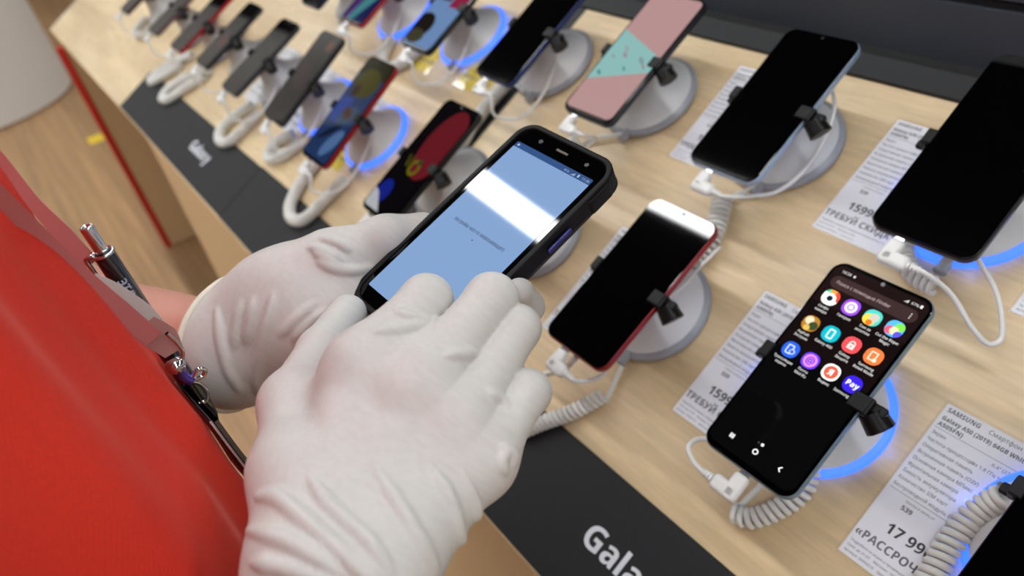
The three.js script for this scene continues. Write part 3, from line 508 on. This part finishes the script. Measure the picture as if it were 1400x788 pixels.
// ------------------------------------------------------------------ the shop assistant
const J = (px, py, z, r) => [at(px, py, z), r];
const skinM = phys(0xc58b78, { roughness: 0.55 });
const shirtBump = dataTex(256, 256, (x, y) => { const k = 128 + 90 * Math.sin((x + y) * Math.PI / 4) + 30 * (vn(x / 4, y / 4, 64, 64) - 0.5); return [k, k, k]; }, false);
const shirtTex = dataTex(512, 512, (x, y) => { const k = 0.95 + 0.08 * (vn(x / 512 * 170, y / 512 * 170, 170, 170) - 0.5) + 0.04 * Math.sin((x + y) * Math.PI / 4); return [Math.min(255, 226 * k), 49 * k, 28 * k]; });
const shirtM = new THREE.MeshPhysicalMaterial({ map: shirtTex, bumpMap: shirtBump, bumpScale: 0.00012, roughness: 0.9, sheen: 0.3, sheenRoughness: 0.6, sheenColor: new THREE.Color(0.8, 0.25, 0.2) });
const gloveTex = dataTex(512, 512, (x, y) => { const u = x / 512, v = y / 512, a = vn(u * 6, v * 6, 6, 6) * 0.6 + vn(u * 14, v * 14, 14, 14) * 0.4, s = Math.max(0, a - 0.5) * 2, f = 0.985 + 0.03 * (vn(u * 120, v * 120, 120, 120) - 0.5); return [207 * f, (205 - 9 * s) * f, (201 - 8 * s) * f]; });
const gloveBump = dataTex(256, 256, (x, y) => { const k = 255 * (0.5 * vn(x / 256 * 60, y / 256 * 60, 60, 60) + 0.5 * vn(x / 256 * 18, y / 256 * 18, 18, 18)); return [k, k, k]; }, false);
const gloveM = new THREE.MeshPhysicalMaterial({ map: gloveTex, bumpMap: gloveBump, bumpScale: 0.00005, roughness: 0.52, sheen: 0.15, sheenRoughness: 0.5 });
const gloveUV = g => uvMetres(g, (x, y, z) => (x * 0.9 + y * 0.6) / 0.16, (x, y, z) => (z * 0.9 - y * 0.5) / 0.16);

const BX = -0.345;
const person = thing('person', 'person in a red polo shirt and white latex gloves holding a phone', 'person', V3(BX, 0, 0.41));
const toLocal = g => g.translate(-BX, 0, -0.41);
// right hand: the back of the hand faces up, the fingers bend down onto the phone
const planeZ = (px, py, n) => { const d = rays(px, py); return H(0, 0, n).sub(CAM).dot(hn) / d.dot(hn); };
const rp = {
  wl: J(424, 772, 0.272, 0.0205), wr: J(506, 786, 0.272, 0.0205), fl: J(396, 960, 0.262, 0.025), fr: J(470, 985, 0.262, 0.025),
  i0: J(497, 503, 0.318, 0.0140), m0: J(566, 542, 0.312, 0.0146), r0: J(618, 588, 0.309, 0.0136), p0: J(656, 632, 0.306, 0.0122),
  i1: J(583, 411, 0.342, 0.0120), m1: J(672, 409, 0.338, 0.0118), r1: J(707, 449, 0.338, 0.0106), p1: J(723, 536, 0.326, 0.0096),
  tc: J(402, 648, 0.296, 0.0165), tm: J(400, 552, 0.335, 0.0136), ti: J(441, 482, 0.378, 0.0130), tt: J(476, 428, 0.408, 0.0104),
};
const tipAt = (px, py, n, r) => [at(px, py, planeZ(px, py, n)), r];
const rTip = { i: tipAt(580, 428, 0.0095, 0.0088), m: tipAt(668, 426, 0.0095, 0.0088), r: tipAt(704, 462, 0.002, 0.0084), p: tipAt(716, 552, 0.0, 0.008) };
const midOf = (a, b, r) => [a[0].clone().lerp(b[0], 0.5), r];
const wm = [rp.wl[0].clone().lerp(rp.wr[0], 0.5), 0.0205];
const rPalm = blend([cap(...rp.fl, ...rp.wl), cap(...rp.fr, ...rp.wr), cap(...rp.wl, ...rp.i0), cap(...wm, ...rp.m0), cap(...rp.wr, ...rp.r0), cap(...rp.wr, ...rp.p0), cap(...rp.wl, ...rp.tc), cap(...rp.tc, ...rp.tm), cap(...rp.i0, ...rp.m0), cap(...rp.m0, ...rp.r0), cap(...rp.r0, ...rp.p0)], 0.011);
const rFingers = [
  chain([rp.i0, rp.i1, midOf(rp.i1, rTip.i, 0.0104), rTip.i], 0.004), chain([rp.m0, rp.m1, midOf(rp.m1, rTip.m, 0.0104), rTip.m], 0.004),
  chain([rp.r0, rp.r1, midOf(rp.r1, rTip.r, 0.0094), rTip.r], 0.004), chain([rp.p0, rp.p1, midOf(rp.p1, rTip.p, 0.0086), rTip.p], 0.004), chain([rp.tm, rp.ti, rp.tt], 0.004)];
const web = blend([cap(at(430, 560, 0.326), 0.010, at(468, 540, 0.322), 0.011), cap(at(553, 470, 0.330), 0.0105, at(575, 500, 0.322), 0.011)], 0.006);
const rBase = (x, y, z) => { const p = smin(rPalm(x, y, z), web(x, y, z), 0.014); let d = p; for (const f of rFingers) d = Math.min(d, smin(p, f(x, y, z), 0.010)); return d; };
function ridges(list, f, k) {
  const caps = [];
  for (const [pts, r, deep] of list) { const c2 = new THREE.CatmullRomCurve3(pts.map(([a, b]) => V3(a, b, 0)), false, 'centripetal'), m = (pts.length - 1) * 6, w = [];
    for (let i = 0; i <= m; i++) { const q = c2.getPoint(i / m); w.push(trace(q.x, q.y, f)); } for (let i = 0; i + 1 < w.length; i++) { const n = CAM.clone().sub(w[i]).normalize(), n2 = CAM.clone().sub(w[i + 1]).normalize(), tp = k => Math.min(1, 0.25 + 3.2 * Math.min(k, w.length - 1 - k) / (w.length - 1)), t0 = tp(i), t1 = tp(i + 1); caps.push(cap(w[i].clone().addScaledVector(n, -r * deep), r * t0, w[i + 1].clone().addScaledVector(n2, -r * deep), r * t1)); } }
  return (x, y, z) => { let d = f(x, y, z); if (Math.abs(d) > 0.008) return d; for (const c of caps) d = smin(d, c(x, y, z), k); return d; };
}
const rHand = ridges([
  [[[352, 680], [375, 680], [410, 705], [450, 740], [500, 785], [520, 800]], 0.0023, 0.5], [[[425, 655], [450, 690], [500, 735], [535, 780]], 0.002, 0.5], [[[512, 640], [545, 690], [575, 740], [600, 785]], 0.002, 0.5],
  [[[590, 640], [615, 680], [630, 730], [632, 755]], 0.0016, 0.55], [[[338, 725], [380, 735], [430, 760], [465, 785]], 0.0023, 0.5], [[[345, 770], [370, 772], [430, 790], [470, 810]], 0.002, 0.5], [[[686, 612], [699, 619], [705, 636]], 0.0014, 0.5], [[[692, 648], [685, 632], [693, 619]], 0.0012, 0.55],
 [[[505, 455], [535, 452], [570, 446], [600, 436]], 0.0016, 0.62], [[[608, 487], [630, 484], [652, 484]], 0.0014, 0.6], [[[668, 535], [682, 545], [694, 554]], 0.0013, 0.6], [[[630, 645], [650, 690], [652, 715]], 0.0016, 0.62],
  [[[540, 425], [560, 432], [585, 438]], 0.0011, 0.8],
], rBase, 0.0024);
{
  const b = boundsOf([...Object.values(rp).map(j => j[0]), ...Object.values(rTip).map(j => j[0])], 0.034);
  const g = surfaceNet(rHand, b.min, b.max, 0.0016);
  part('glove', gloveUV(toLocal(g)), gloveM, person).userData.label = 'white latex glove on the right hand, fingers bent over the phone';
}
// left hand: palm up under the phone, thumb along its edge, fingertips round the far edge
const lp = {
  fa: J(215, 472, 0.478, 0.0300), w: J(322, 474, 0.453, 0.031), pm: J(430, 435, 0.452, 0.036), tb: J(388, 412, 0.446, 0.0255), t1: J(455, 356, 0.440, 0.0165), t2: J(528, 326, 0.442, 0.0136), t3: J(578, 312, 0.446, 0.0098),
};
const lf = [[0.058, 0.012, -0.022, false], [0.0775, 0.0475, -0.0035, true], [0.099, 0.0475, -0.004, true], [0.119, 0.045, -0.006, true]].map(([d, x, n, wrap]) => {
  const c = [[H(-0.048, d + 0.022, -0.040), 0.0135], [H(-0.012, d + 0.008, -0.031), 0.011]];
  if (wrap) c.push([H(0.030, d + 0.002, -0.027), 0.0098], [H(0.047, d, -0.018), 0.0085]); c.push([H(x, d, n), 0.0082]);
  return chain(c, 0.006);
});
const lPalm = blend([cap(...lp.fa, ...lp.w), cap(...lp.w, ...lp.pm), cap(...lp.w, ...lp.tb), cap(...lp.tb, ...lp.pm), cap(...lp.tb, ...lp.t1), cap(lp.pm[0], 0.034, H(-0.030, 0.10, -0.036), 0.017), cap(lp.pm[0], 0.032, H(-0.030, 0.135, -0.038), 0.018), cap(H(-0.045, 0.09, -0.034), 0.014, H(-0.045, 0.14, -0.036), 0.015)], 0.02);
const lThumb = chain([lp.t1, lp.t2, lp.t3], 0.006);
const cuffN = lp.fa[0].clone().sub(lp.w[0]).normalize(), cuffP = at(316, 474, 0.455);
const lBase = (x, y, z) => { const p = lPalm(x, y, z); let d = Math.min(p, smin(p, lThumb(x, y, z), 0.012)); for (const f of lf) d = Math.min(d, smin(p, f(x, y, z), 0.012)); return d; };
const lRidged = ridges([
  [[[374, 405], [366, 440], [356, 480], [350, 515], [355, 540]], 0.002, 0.55], [[[330, 415], [324, 445], [320, 475]], 0.0014, 0.75], [[[347, 410], [342, 440], [337, 468]], 0.0014, 0.75], [[[430, 415], [405, 436], [385, 458]], 0.0014, 0.75], [[[445, 425], [424, 442], [402, 464]], 0.0011, 0.7],
  [[[424, 338], [446, 345], [470, 358]], 0.0012, 0.6], [[[432, 347], [450, 357], [466, 367]], 0.0011, 0.6], [[[440, 326], [462, 333], [478, 342]], 0.0011, 0.6], [[[436, 359], [455, 367], [478, 370], [508, 367]], 0.0013, 0.55], [[[297, 425], [302, 465], [312, 505], [328, 535]], 0.0014, 0.75],
], lBase, 0.0035);
const lHand = (x, y, z) => Math.max(lRidged(x, y, z), (x - cuffP.x) * cuffN.x + (y - cuffP.y) * cuffN.y + (z - cuffP.z) * cuffN.z);
{
  const pts = [...Object.values(lp).slice(1).map(j => j[0]), cuffP, H(0.06, 0.05, -0.03), H(-0.05, 0.145, -0.045)];
  const b = boundsOf(pts, 0.042);
  const g = surfaceNet(lHand, b.min, b.max, 0.0018);
  const gl = part('glove', gloveUV(toLocal(g)), gloveM, person); gl.userData.label = 'white latex glove on the left hand, thumb along the phone edge';
  // rolled rim of the cuff: walk round the wrist on the glove surface
  const a1 = V3(0, 1, 0).cross(cuffN).normalize(), a2 = cuffN.clone().cross(a1).normalize(), ringPts = [];
  for (let k = 0; k < 28; k++) { const an = k / 28 * Math.PI * 2, d = a1.clone().multiplyScalar(Math.cos(an)).addScaledVector(a2, Math.sin(an)); let r = 0.015; for (let i = 0; i < 60; i++) { const p = cuffP.clone().addScaledVector(d, r), s = lBase(p.x, p.y, p.z); if (s > -0.0002) break; r += -s * 0.7 + 0.0001; } ringPts.push(cuffP.clone().addScaledVector(d, r + 0.0006).addScaledVector(cuffN, 0.002 * Math.sin(an * 2 + 1)).sub(V3(BX, 0, 0.41))); }
  part('cuff_roll', tube(ringPts, 0.0021, 120, 8, true), std(0xe2dccb, 0.5), gl);
}
// body: one continuous skin, clothes over it
const yr = y => y + Y0;
const rSh = V3(BX + 0.185, yr(0.60), 0.425), lSh = V3(BX - 0.185, yr(0.60), 0.425);
const rEl = rp.fl[0].clone().lerp(rp.fr[0], 0.5).add(at(400, 1200, 0.262).sub(at(430, 985, 0.262)).normalize().multiplyScalar(0.11)).add(V3(0.03, -0.04, 0.07));
const lEl = V3(BX - 0.225, yr(0.24), 0.34);
const prof = [[0.02, 0.168, 0.118, 0.398], [0.12, 0.172, 0.124, 0.392], [0.25, 0.168, 0.122, 0.393], [0.34, 0.174, 0.120, 0.407], [0.42, 0.181, 0.120, 0.421], [0.50, 0.185, 0.118, 0.434], [0.57, 0.180, 0.100, 0.440], [0.63, 0.135, 0.072, 0.445], [0.665, 0.07, 0.058, 0.446]];
function torso(off) {
  return (x, y, z) => {
    const h = y - Y0; let i = 0; while (i < prof.length - 2 && h > prof[i + 1][0]) i++;
    const [h0_, a0, b0, c0] = prof[i], [h1, a1, b1, c1] = prof[i + 1]; let t = Math.min(1, Math.max(0, (h - h0_) / (h1 - h0_)));
    const a = a0 + (a1 - a0) * t + off, b = b0 + (b1 - b0) * t + off, c = c0 + (c1 - c0) * t, dx = (x - BX) / a, dz = (z - c) / b;
    const e = Math.pow(Math.pow(Math.abs(dx), 2.3) + Math.pow(Math.abs(dz), 2.3), 1 / 2.3), side = (e - 1) * Math.min(a, b) * 0.9;
    return Math.max(side, h - 0.67 - off, 0.0 - off - h);
  };
}
const headC = V3(BX, yr(0.835), 0.40);
const headF = (x, y, z) => {
  const q = (cx, cy, cz, a, b, c) => (Math.hypot((x - headC.x - cx) / a, (y - headC.y - cy) / b, (z - headC.z - cz) / c) - 1) * Math.min(a, b, c);
  let d = smin(q(0, 0.02, 0.012, 0.074, 0.095, 0.092), q(0, -0.05, -0.018, 0.056, 0.066, 0.066), 0.03);
  d = smin(d, cap(V3(headC.x, headC.y + 0.012, headC.z - 0.083), 0.008, V3(headC.x, headC.y - 0.028, headC.z - 0.100), 0.013)(x, y, z), 0.012);
  for (const s of [-1, 1]) { d = smin(d, q(s * 0.076, -0.012, 0.012, 0.009, 0.03, 0.019), 0.006); d = Math.max(d, -q(s * 0.031, 0.008, -0.088, 0.017, 0.010, 0.012)); d = smin(d, q(s * 0.031, 0.006, -0.074, 0.0125, 0.0105, 0.0115), 0.002); }
  d = smin(d, q(0, -0.058, -0.080, 0.024, 0.0065, 0.010), 0.006);
  return d;
};
const bodyF = (() => {
  const tr = torso(-0.016), leg = s => chain([[V3(BX + s * 0.09, yr(0.06), 0.415), 0.078], [V3(BX + s * 0.10, yr(-0.34), 0.42), 0.05], [V3(BX + s * 0.11, yr(-0.70), 0.43), 0.034], [V3(BX + s * 0.11, yr(-0.74), 0.43), 0.034]], 0.03);
  const foot = s => cap(V3(BX + s * 0.11, yr(-0.76), 0.45), 0.033, V3(BX + s * 0.12, yr(-0.768), 0.30), 0.026);
  const fs = [leg(-1), leg(1), foot(-1), foot(1), cap(V3(BX, yr(0.62), 0.432), 0.056, V3(BX, yr(0.75), 0.415), 0.054),
    chain([[rSh, 0.05], [rEl, 0.040], [rp.fl[0].clone().lerp(rp.fr[0], 0.5), 0.031], [rp.wl[0].clone().lerp(rp.wr[0], 0.5), 0.021]], 0.02),
    chain([[lSh, 0.05], [lEl, 0.041], [lp.fa[0], 0.0318], [lp.w[0].clone().lerp(lp.pm[0], 0.2), 0.026]], 0.02)];
  const limbs = blend(fs, 0.025);
  return (x, y, z) => smin(smin(tr(x, y, z), limbs(x, y, z), 0.03), headF(x, y, z), 0.02);
})();
part('body', toLocal(surfaceNet(bodyF, V3(BX - 0.36, 0.0, 0.16), V3(0.16, 1.80, 0.72), 0.0085)), skinM, person);
{ // hair: short cap over the skull
  const f = (x, y, z) => { const d = (Math.hypot((x - headC.x) / 0.082, (y - headC.y - 0.026) / 0.100, (z - headC.z - 0.018) / 0.098) - 1) * 0.082; return Math.max(d, -(y - headC.y - 0.035 + (z - headC.z) * 0.9), -headF(x, y, z) + 0.001 - 0.012); };
  part('hair', toLocal(surfaceNet(f, headC.clone().addScalar(-0.13), headC.clone().addScalar(0.14), 0.005)), std(0x2c2018, 0.85), person);
}
{ // polo shirt: torso and short sleeves, with drawn folds
  const tr = torso(0), sl = [chain([[rSh, 0.066], [rSh.clone().lerp(rEl, 0.62), 0.06]], 0.02), chain([[lSh, 0.066], [lSh.clone().lerp(lEl, 0.84), 0.062]], 0.02), cap(V3(BX, yr(0.635), 0.435), 0.066, V3(BX, yr(0.69), 0.43), 0.066)];
  const core = (x, y, z) => { let d = tr(x, y, z); for (const s of sl) d = smin(d, s(x, y, z), 0.05); return d; };
  const fold = (x, y, z) => { const h = y - Y0, a = Math.atan2(x - BX, -(z - 0.41)); return 0.0035 * Math.sin(a * 9 + h * 9 + 1.2) * Math.min(1, Math.max(0, (0.62 - h) * 4)) + 0.0025 * Math.sin(a * 5 - h * 22) + 0.0015 * Math.sin(a * 17 + h * 31); };
  const f = (x, y, z) => { let d = core(x, y, z); if (Math.abs(d) < 0.05) d += fold(x, y, z); return Math.max(d, 0.02 + Y0 - y, y - yr(0.68)); };
  const g = surfaceNet(f, V3(BX - 0.34, yr(0.0), 0.20), V3(0.12, yr(0.70), 0.66), 0.0055);
  uvMetres(g, (x, y, z) => Math.atan2(x - BX, -(z - 0.41)) * 0.17 / 0.09, (x, y) => y / 0.09);
  part('polo_shirt', toLocal(g), shirtM, person).userData.label = 'red short-sleeved polo shirt';
}
{ // trousers and shoes
  const leg = s => chain([[V3(BX + s * 0.085, yr(0.05), 0.41), 0.092], [V3(BX + s * 0.10, yr(-0.34), 0.42), 0.068], [V3(BX + s * 0.11, yr(-0.70), 0.43), 0.056]], 0.03);
  const t = torso(0.002), f = (x, y, z) => Math.max(smin(smin(leg(-1)(x, y, z), leg(1)(x, y, z), 0.02), t(x, y, z), 0.03), y - yr(0.09));
  const la = leg(-1), lb = leg(1), f2 = (x, y, z) => Math.max(smin(smin(la(x, y, z), lb(x, y, z), 0.02), t(x, y, z), 0.03), y - yr(0.09), yr(-0.72) - y);
  part('trousers', toLocal(surfaceNet(f2, V3(BX - 0.26, 0.05, 0.24), V3(BX + 0.26, yr(0.11), 0.60), 0.009)), std(0x1c1d22, 0.85), person);
  for (const s of [-1, 1]) {
    const a = cap(V3(BX + s * 0.11, 0.045, 0.47), 0.045, V3(BX + s * 0.12, 0.038, 0.285), 0.042);
    part('shoe', toLocal(surfaceNet((x, y, z) => Math.max(a(x, y, z), 0.002 - y), V3(BX + s * 0.115 - 0.07, -0.01, 0.22), V3(BX + s * 0.115 + 0.07, 0.11, 0.54), 0.006)), std(0x141414, 0.5), person);
  }
}
// ---- lanyard, pen, badge
function ribbon(pts, widths, wd, t = 0.0007) {   // flat band along pts, width direction from wd(i) 
  const c = new THREE.CatmullRomCurve3(pts, false, 'centripetal'), n = 48, pos = [], idx = [], uv = [];
  for (let i = 0; i <= n; i++) {
    const s = i / n, p = c.getPoint(s), tg = c.getTangent(s), w = wd(s).clone(); w.addScaledVector(tg, -w.dot(tg)).normalize(); const nn = w.clone().cross(tg).normalize();
    const k = s * (widths.length - 1), a = Math.min(widths.length - 2, Math.floor(k)), hw = (widths[a] + (widths[a + 1] - widths[a]) * (k - a)) / 2;
    for (const [sx, st] of [[-1, -1], [1, -1], [1, 1], [-1, 1]]) { const v = p.clone().addScaledVector(w, sx * hw).addScaledVector(nn, st * t / 2); pos.push(v.x, v.y, v.z); uv.push(sx, s); }
    if (i) for (let q = 0; q < 4; q++) { const a0 = (i - 1) * 4 + q, a1 = (i - 1) * 4 + (q + 1) % 4; idx.push(a0, a0 + 4, a1, a1, a0 + 4, a1 + 4); }
  }
  const g = new THREE.BufferGeometry(); g.setAttribute('position', new THREE.Float32BufferAttribute(pos, 3)); g.setAttribute('uv', new THREE.Float32BufferAttribute(uv, 2)); g.setIndex(idx);
  const e = g.toNonIndexed(); e.computeVertexNormals(); return e;
}
{
  const g = thing('lanyard', 'dusty red neck lanyard with a pale back hanging against the red shirt', 'lanyard', V3(0, 0, 0));
  const roseM = std(0xc07270, 0.75), paleM = std(0xcfc9c4, 0.7);
  const xn = BX + 0.005, up = () => dirWorld(0.5, -0.55, 0.2);
  part('strap', ribbon([atX(-60, 212, xn + 0.02), atX(0, 268, xn + 0.012), atX(50, 319, xn + 0.004), atX(112, 379, xn), atX(166, 426, xn), atX(210, 464, xn)], [0.0062, 0.0066, 0.0075, 0.0085, 0.0095, 0.0095], up), roseM, g);
  part('strap', ribbon([atX(-60, 146, xn - 0.05), atX(0, 215, xn - 0.045), atX(46, 277, xn - 0.035), atX(86, 320, xn - 0.028), atX(124, 362, xn - 0.02)], [0.003, 0.004, 0.006, 0.0085, 0.0085], () => dirWorld(0.7, -0.55, 0)), roseM, g);
  part('strap_back', ribbon([atX(128, 377, xn - 0.010), atX(158, 397, xn - 0.008), atX(197, 428, xn - 0.006), atX(230, 462, xn - 0.004)], [0.003, 0.0068, 0.0088, 0.0072], () => dirWorld(0.55, -0.6, 0.1)), paleM, g);
  part('loop', ribbon([atX(196, 446, xn - 0.003), atX(220, 462, xn - 0.003), atX(238, 482, xn - 0.003)], [0.014, 0.016, 0.010], () => dirWorld(0.6, -0.5, 0.1)), phys(0xd8a8a4, { roughness: 0.4, transmission: 0.3, thickness: 0 }), g);
  const hook = part('hook', tube([atX(228, 456, xn), atX(243, 470, xn), atX(250, 482, xn), atX(246, 496, xn), atX(238, 500, xn)], 0.0011, 30), chromeM, g);
  part('swivel', new THREE.SphereGeometry(0.0052, 20, 14).scale(1, 0.8, 1).translate(...atX(240, 500, xn).toArray()), chromeM, g);
  part('clasp', tube([atX(246, 505, xn), atX(256, 520, xn), atX(272, 524, xn), atX(283, 536, xn), atX(281, 548, xn), atX(272, 552, xn)], 0.0012, 40), chromeM, g);
  part('lever', tube([atX(262, 518, xn), atX(272, 505, xn), atX(280, 506, xn), atX(278, 514, xn), atX(266, 519, xn)], 0.0013, 30), chromeM, g);
  part('clasp_body', tube([atX(246, 505, xn), atX(252, 515, xn), atX(262, 521, xn)], 0.0026, 16), std(0x5a4ab0, 0.25, 0.6), g);
}
{
  const g = thing('badge_holder', 'thin clear badge holder hanging edge-on from the lanyard clasp', 'badge', V3(0, 0, 0));
  const xn = BX + 0.006, pts = [atX(268, 545, xn), atX(290, 575, xn), atX(318, 612, xn), atX(345, 655, xn)];
  part('sleeve', ribbon(pts, [0.05, 0.052, 0.052, 0.05], () => V3(1, 0, -0.12), 0.0022), phys(0x55585e, { roughness: 0.2, metalness: 0.2 }), g);
  part('card', ribbon(pts.map(p => p.clone().add(V3(0, 0.0, 0.0022))), [0.046, 0.048, 0.048, 0.046], () => V3(1, 0, -0.12), 0.0012), std(0xd8d4d6, 0.5), g);
}
{
  const xn = BX - 0.012, a = atX(122, 317, xn), b = atX(180, 405, xn), d = b.clone().sub(a).normalize();
  const g = thing('ballpoint_pen', 'black ballpoint pen with chrome push button clipped to the lanyard', 'pen', a, new THREE.Quaternion().setFromUnitVectors(V3(0, -1, 0), d));
  part('push_button', new THREE.LatheGeometry([[0, 0.0005], [0.0013, 0.0005], [0.0014, 0.003], [0.0026, 0.003], [0.0032, 0.0022], [0.0032, -0.012], [0, -0.012]].map(([x, y]) => new THREE.Vector2(x, y)), 28), chromeM, g);
  part('barrel', new THREE.LatheGeometry([[0, -0.0115], [0.0035, -0.0115], [0.0049, -0.0128], [0.0051, -0.03], [0.0051, -0.115], [0.0042, -0.13], [0.0012, -0.142], [0, -0.142]].map(([x, y]) => new THREE.Vector2(x, y)), 32), phys(0x0c0c0f, { roughness: 0.18, clearcoat: 1 }), g);
  part('ring', new THREE.TorusGeometry(0.0047, 0.0008, 8, 28).rotateX(Math.PI / 2).translate(0, -0.0123, 0), chromeM, g);
  const side = CAM.clone().sub(a).normalize(), q = g.quaternion.clone().invert(), s = dirWorld(-0.9, 0.35, -0.25).applyQuaternion(q); s.y = 0; s.normalize();
  part('clip', tube([V3(0, -0.0125, 0).addScaledVector(s, 0.004), V3(0, -0.0125, 0).addScaledVector(s, 0.0078), V3(0, -0.018, 0).addScaledVector(s, 0.0082), V3(0, -0.05, 0).addScaledVector(s, 0.0066)], 0.0012, 30), chromeM, g);
  const f2 = side.applyQuaternion(q); f2.y = 0; f2.normalize();
  const r2 = V3(0, 1, 0).cross(f2);
  const tg = new TextGeometry('ЭТЛС', { font: font, size: 0.0042, depth: 0.0002, curveSegments: 4 });
  const tm = new THREE.Matrix4().makeBasis(V3(0, -1, 0), r2.clone(), f2.clone().multiplyScalar(1));
  tg.applyMatrix4(tm).translate(...V3(0, -0.026, 0).addScaledVector(f2, 0.0051).addScaledVector(r2, -0.002).toArray());
  part('print', tg, std(0xb8c0d8, 0.4), g);
}
shade(scene);
renderer.render(scene, camera);
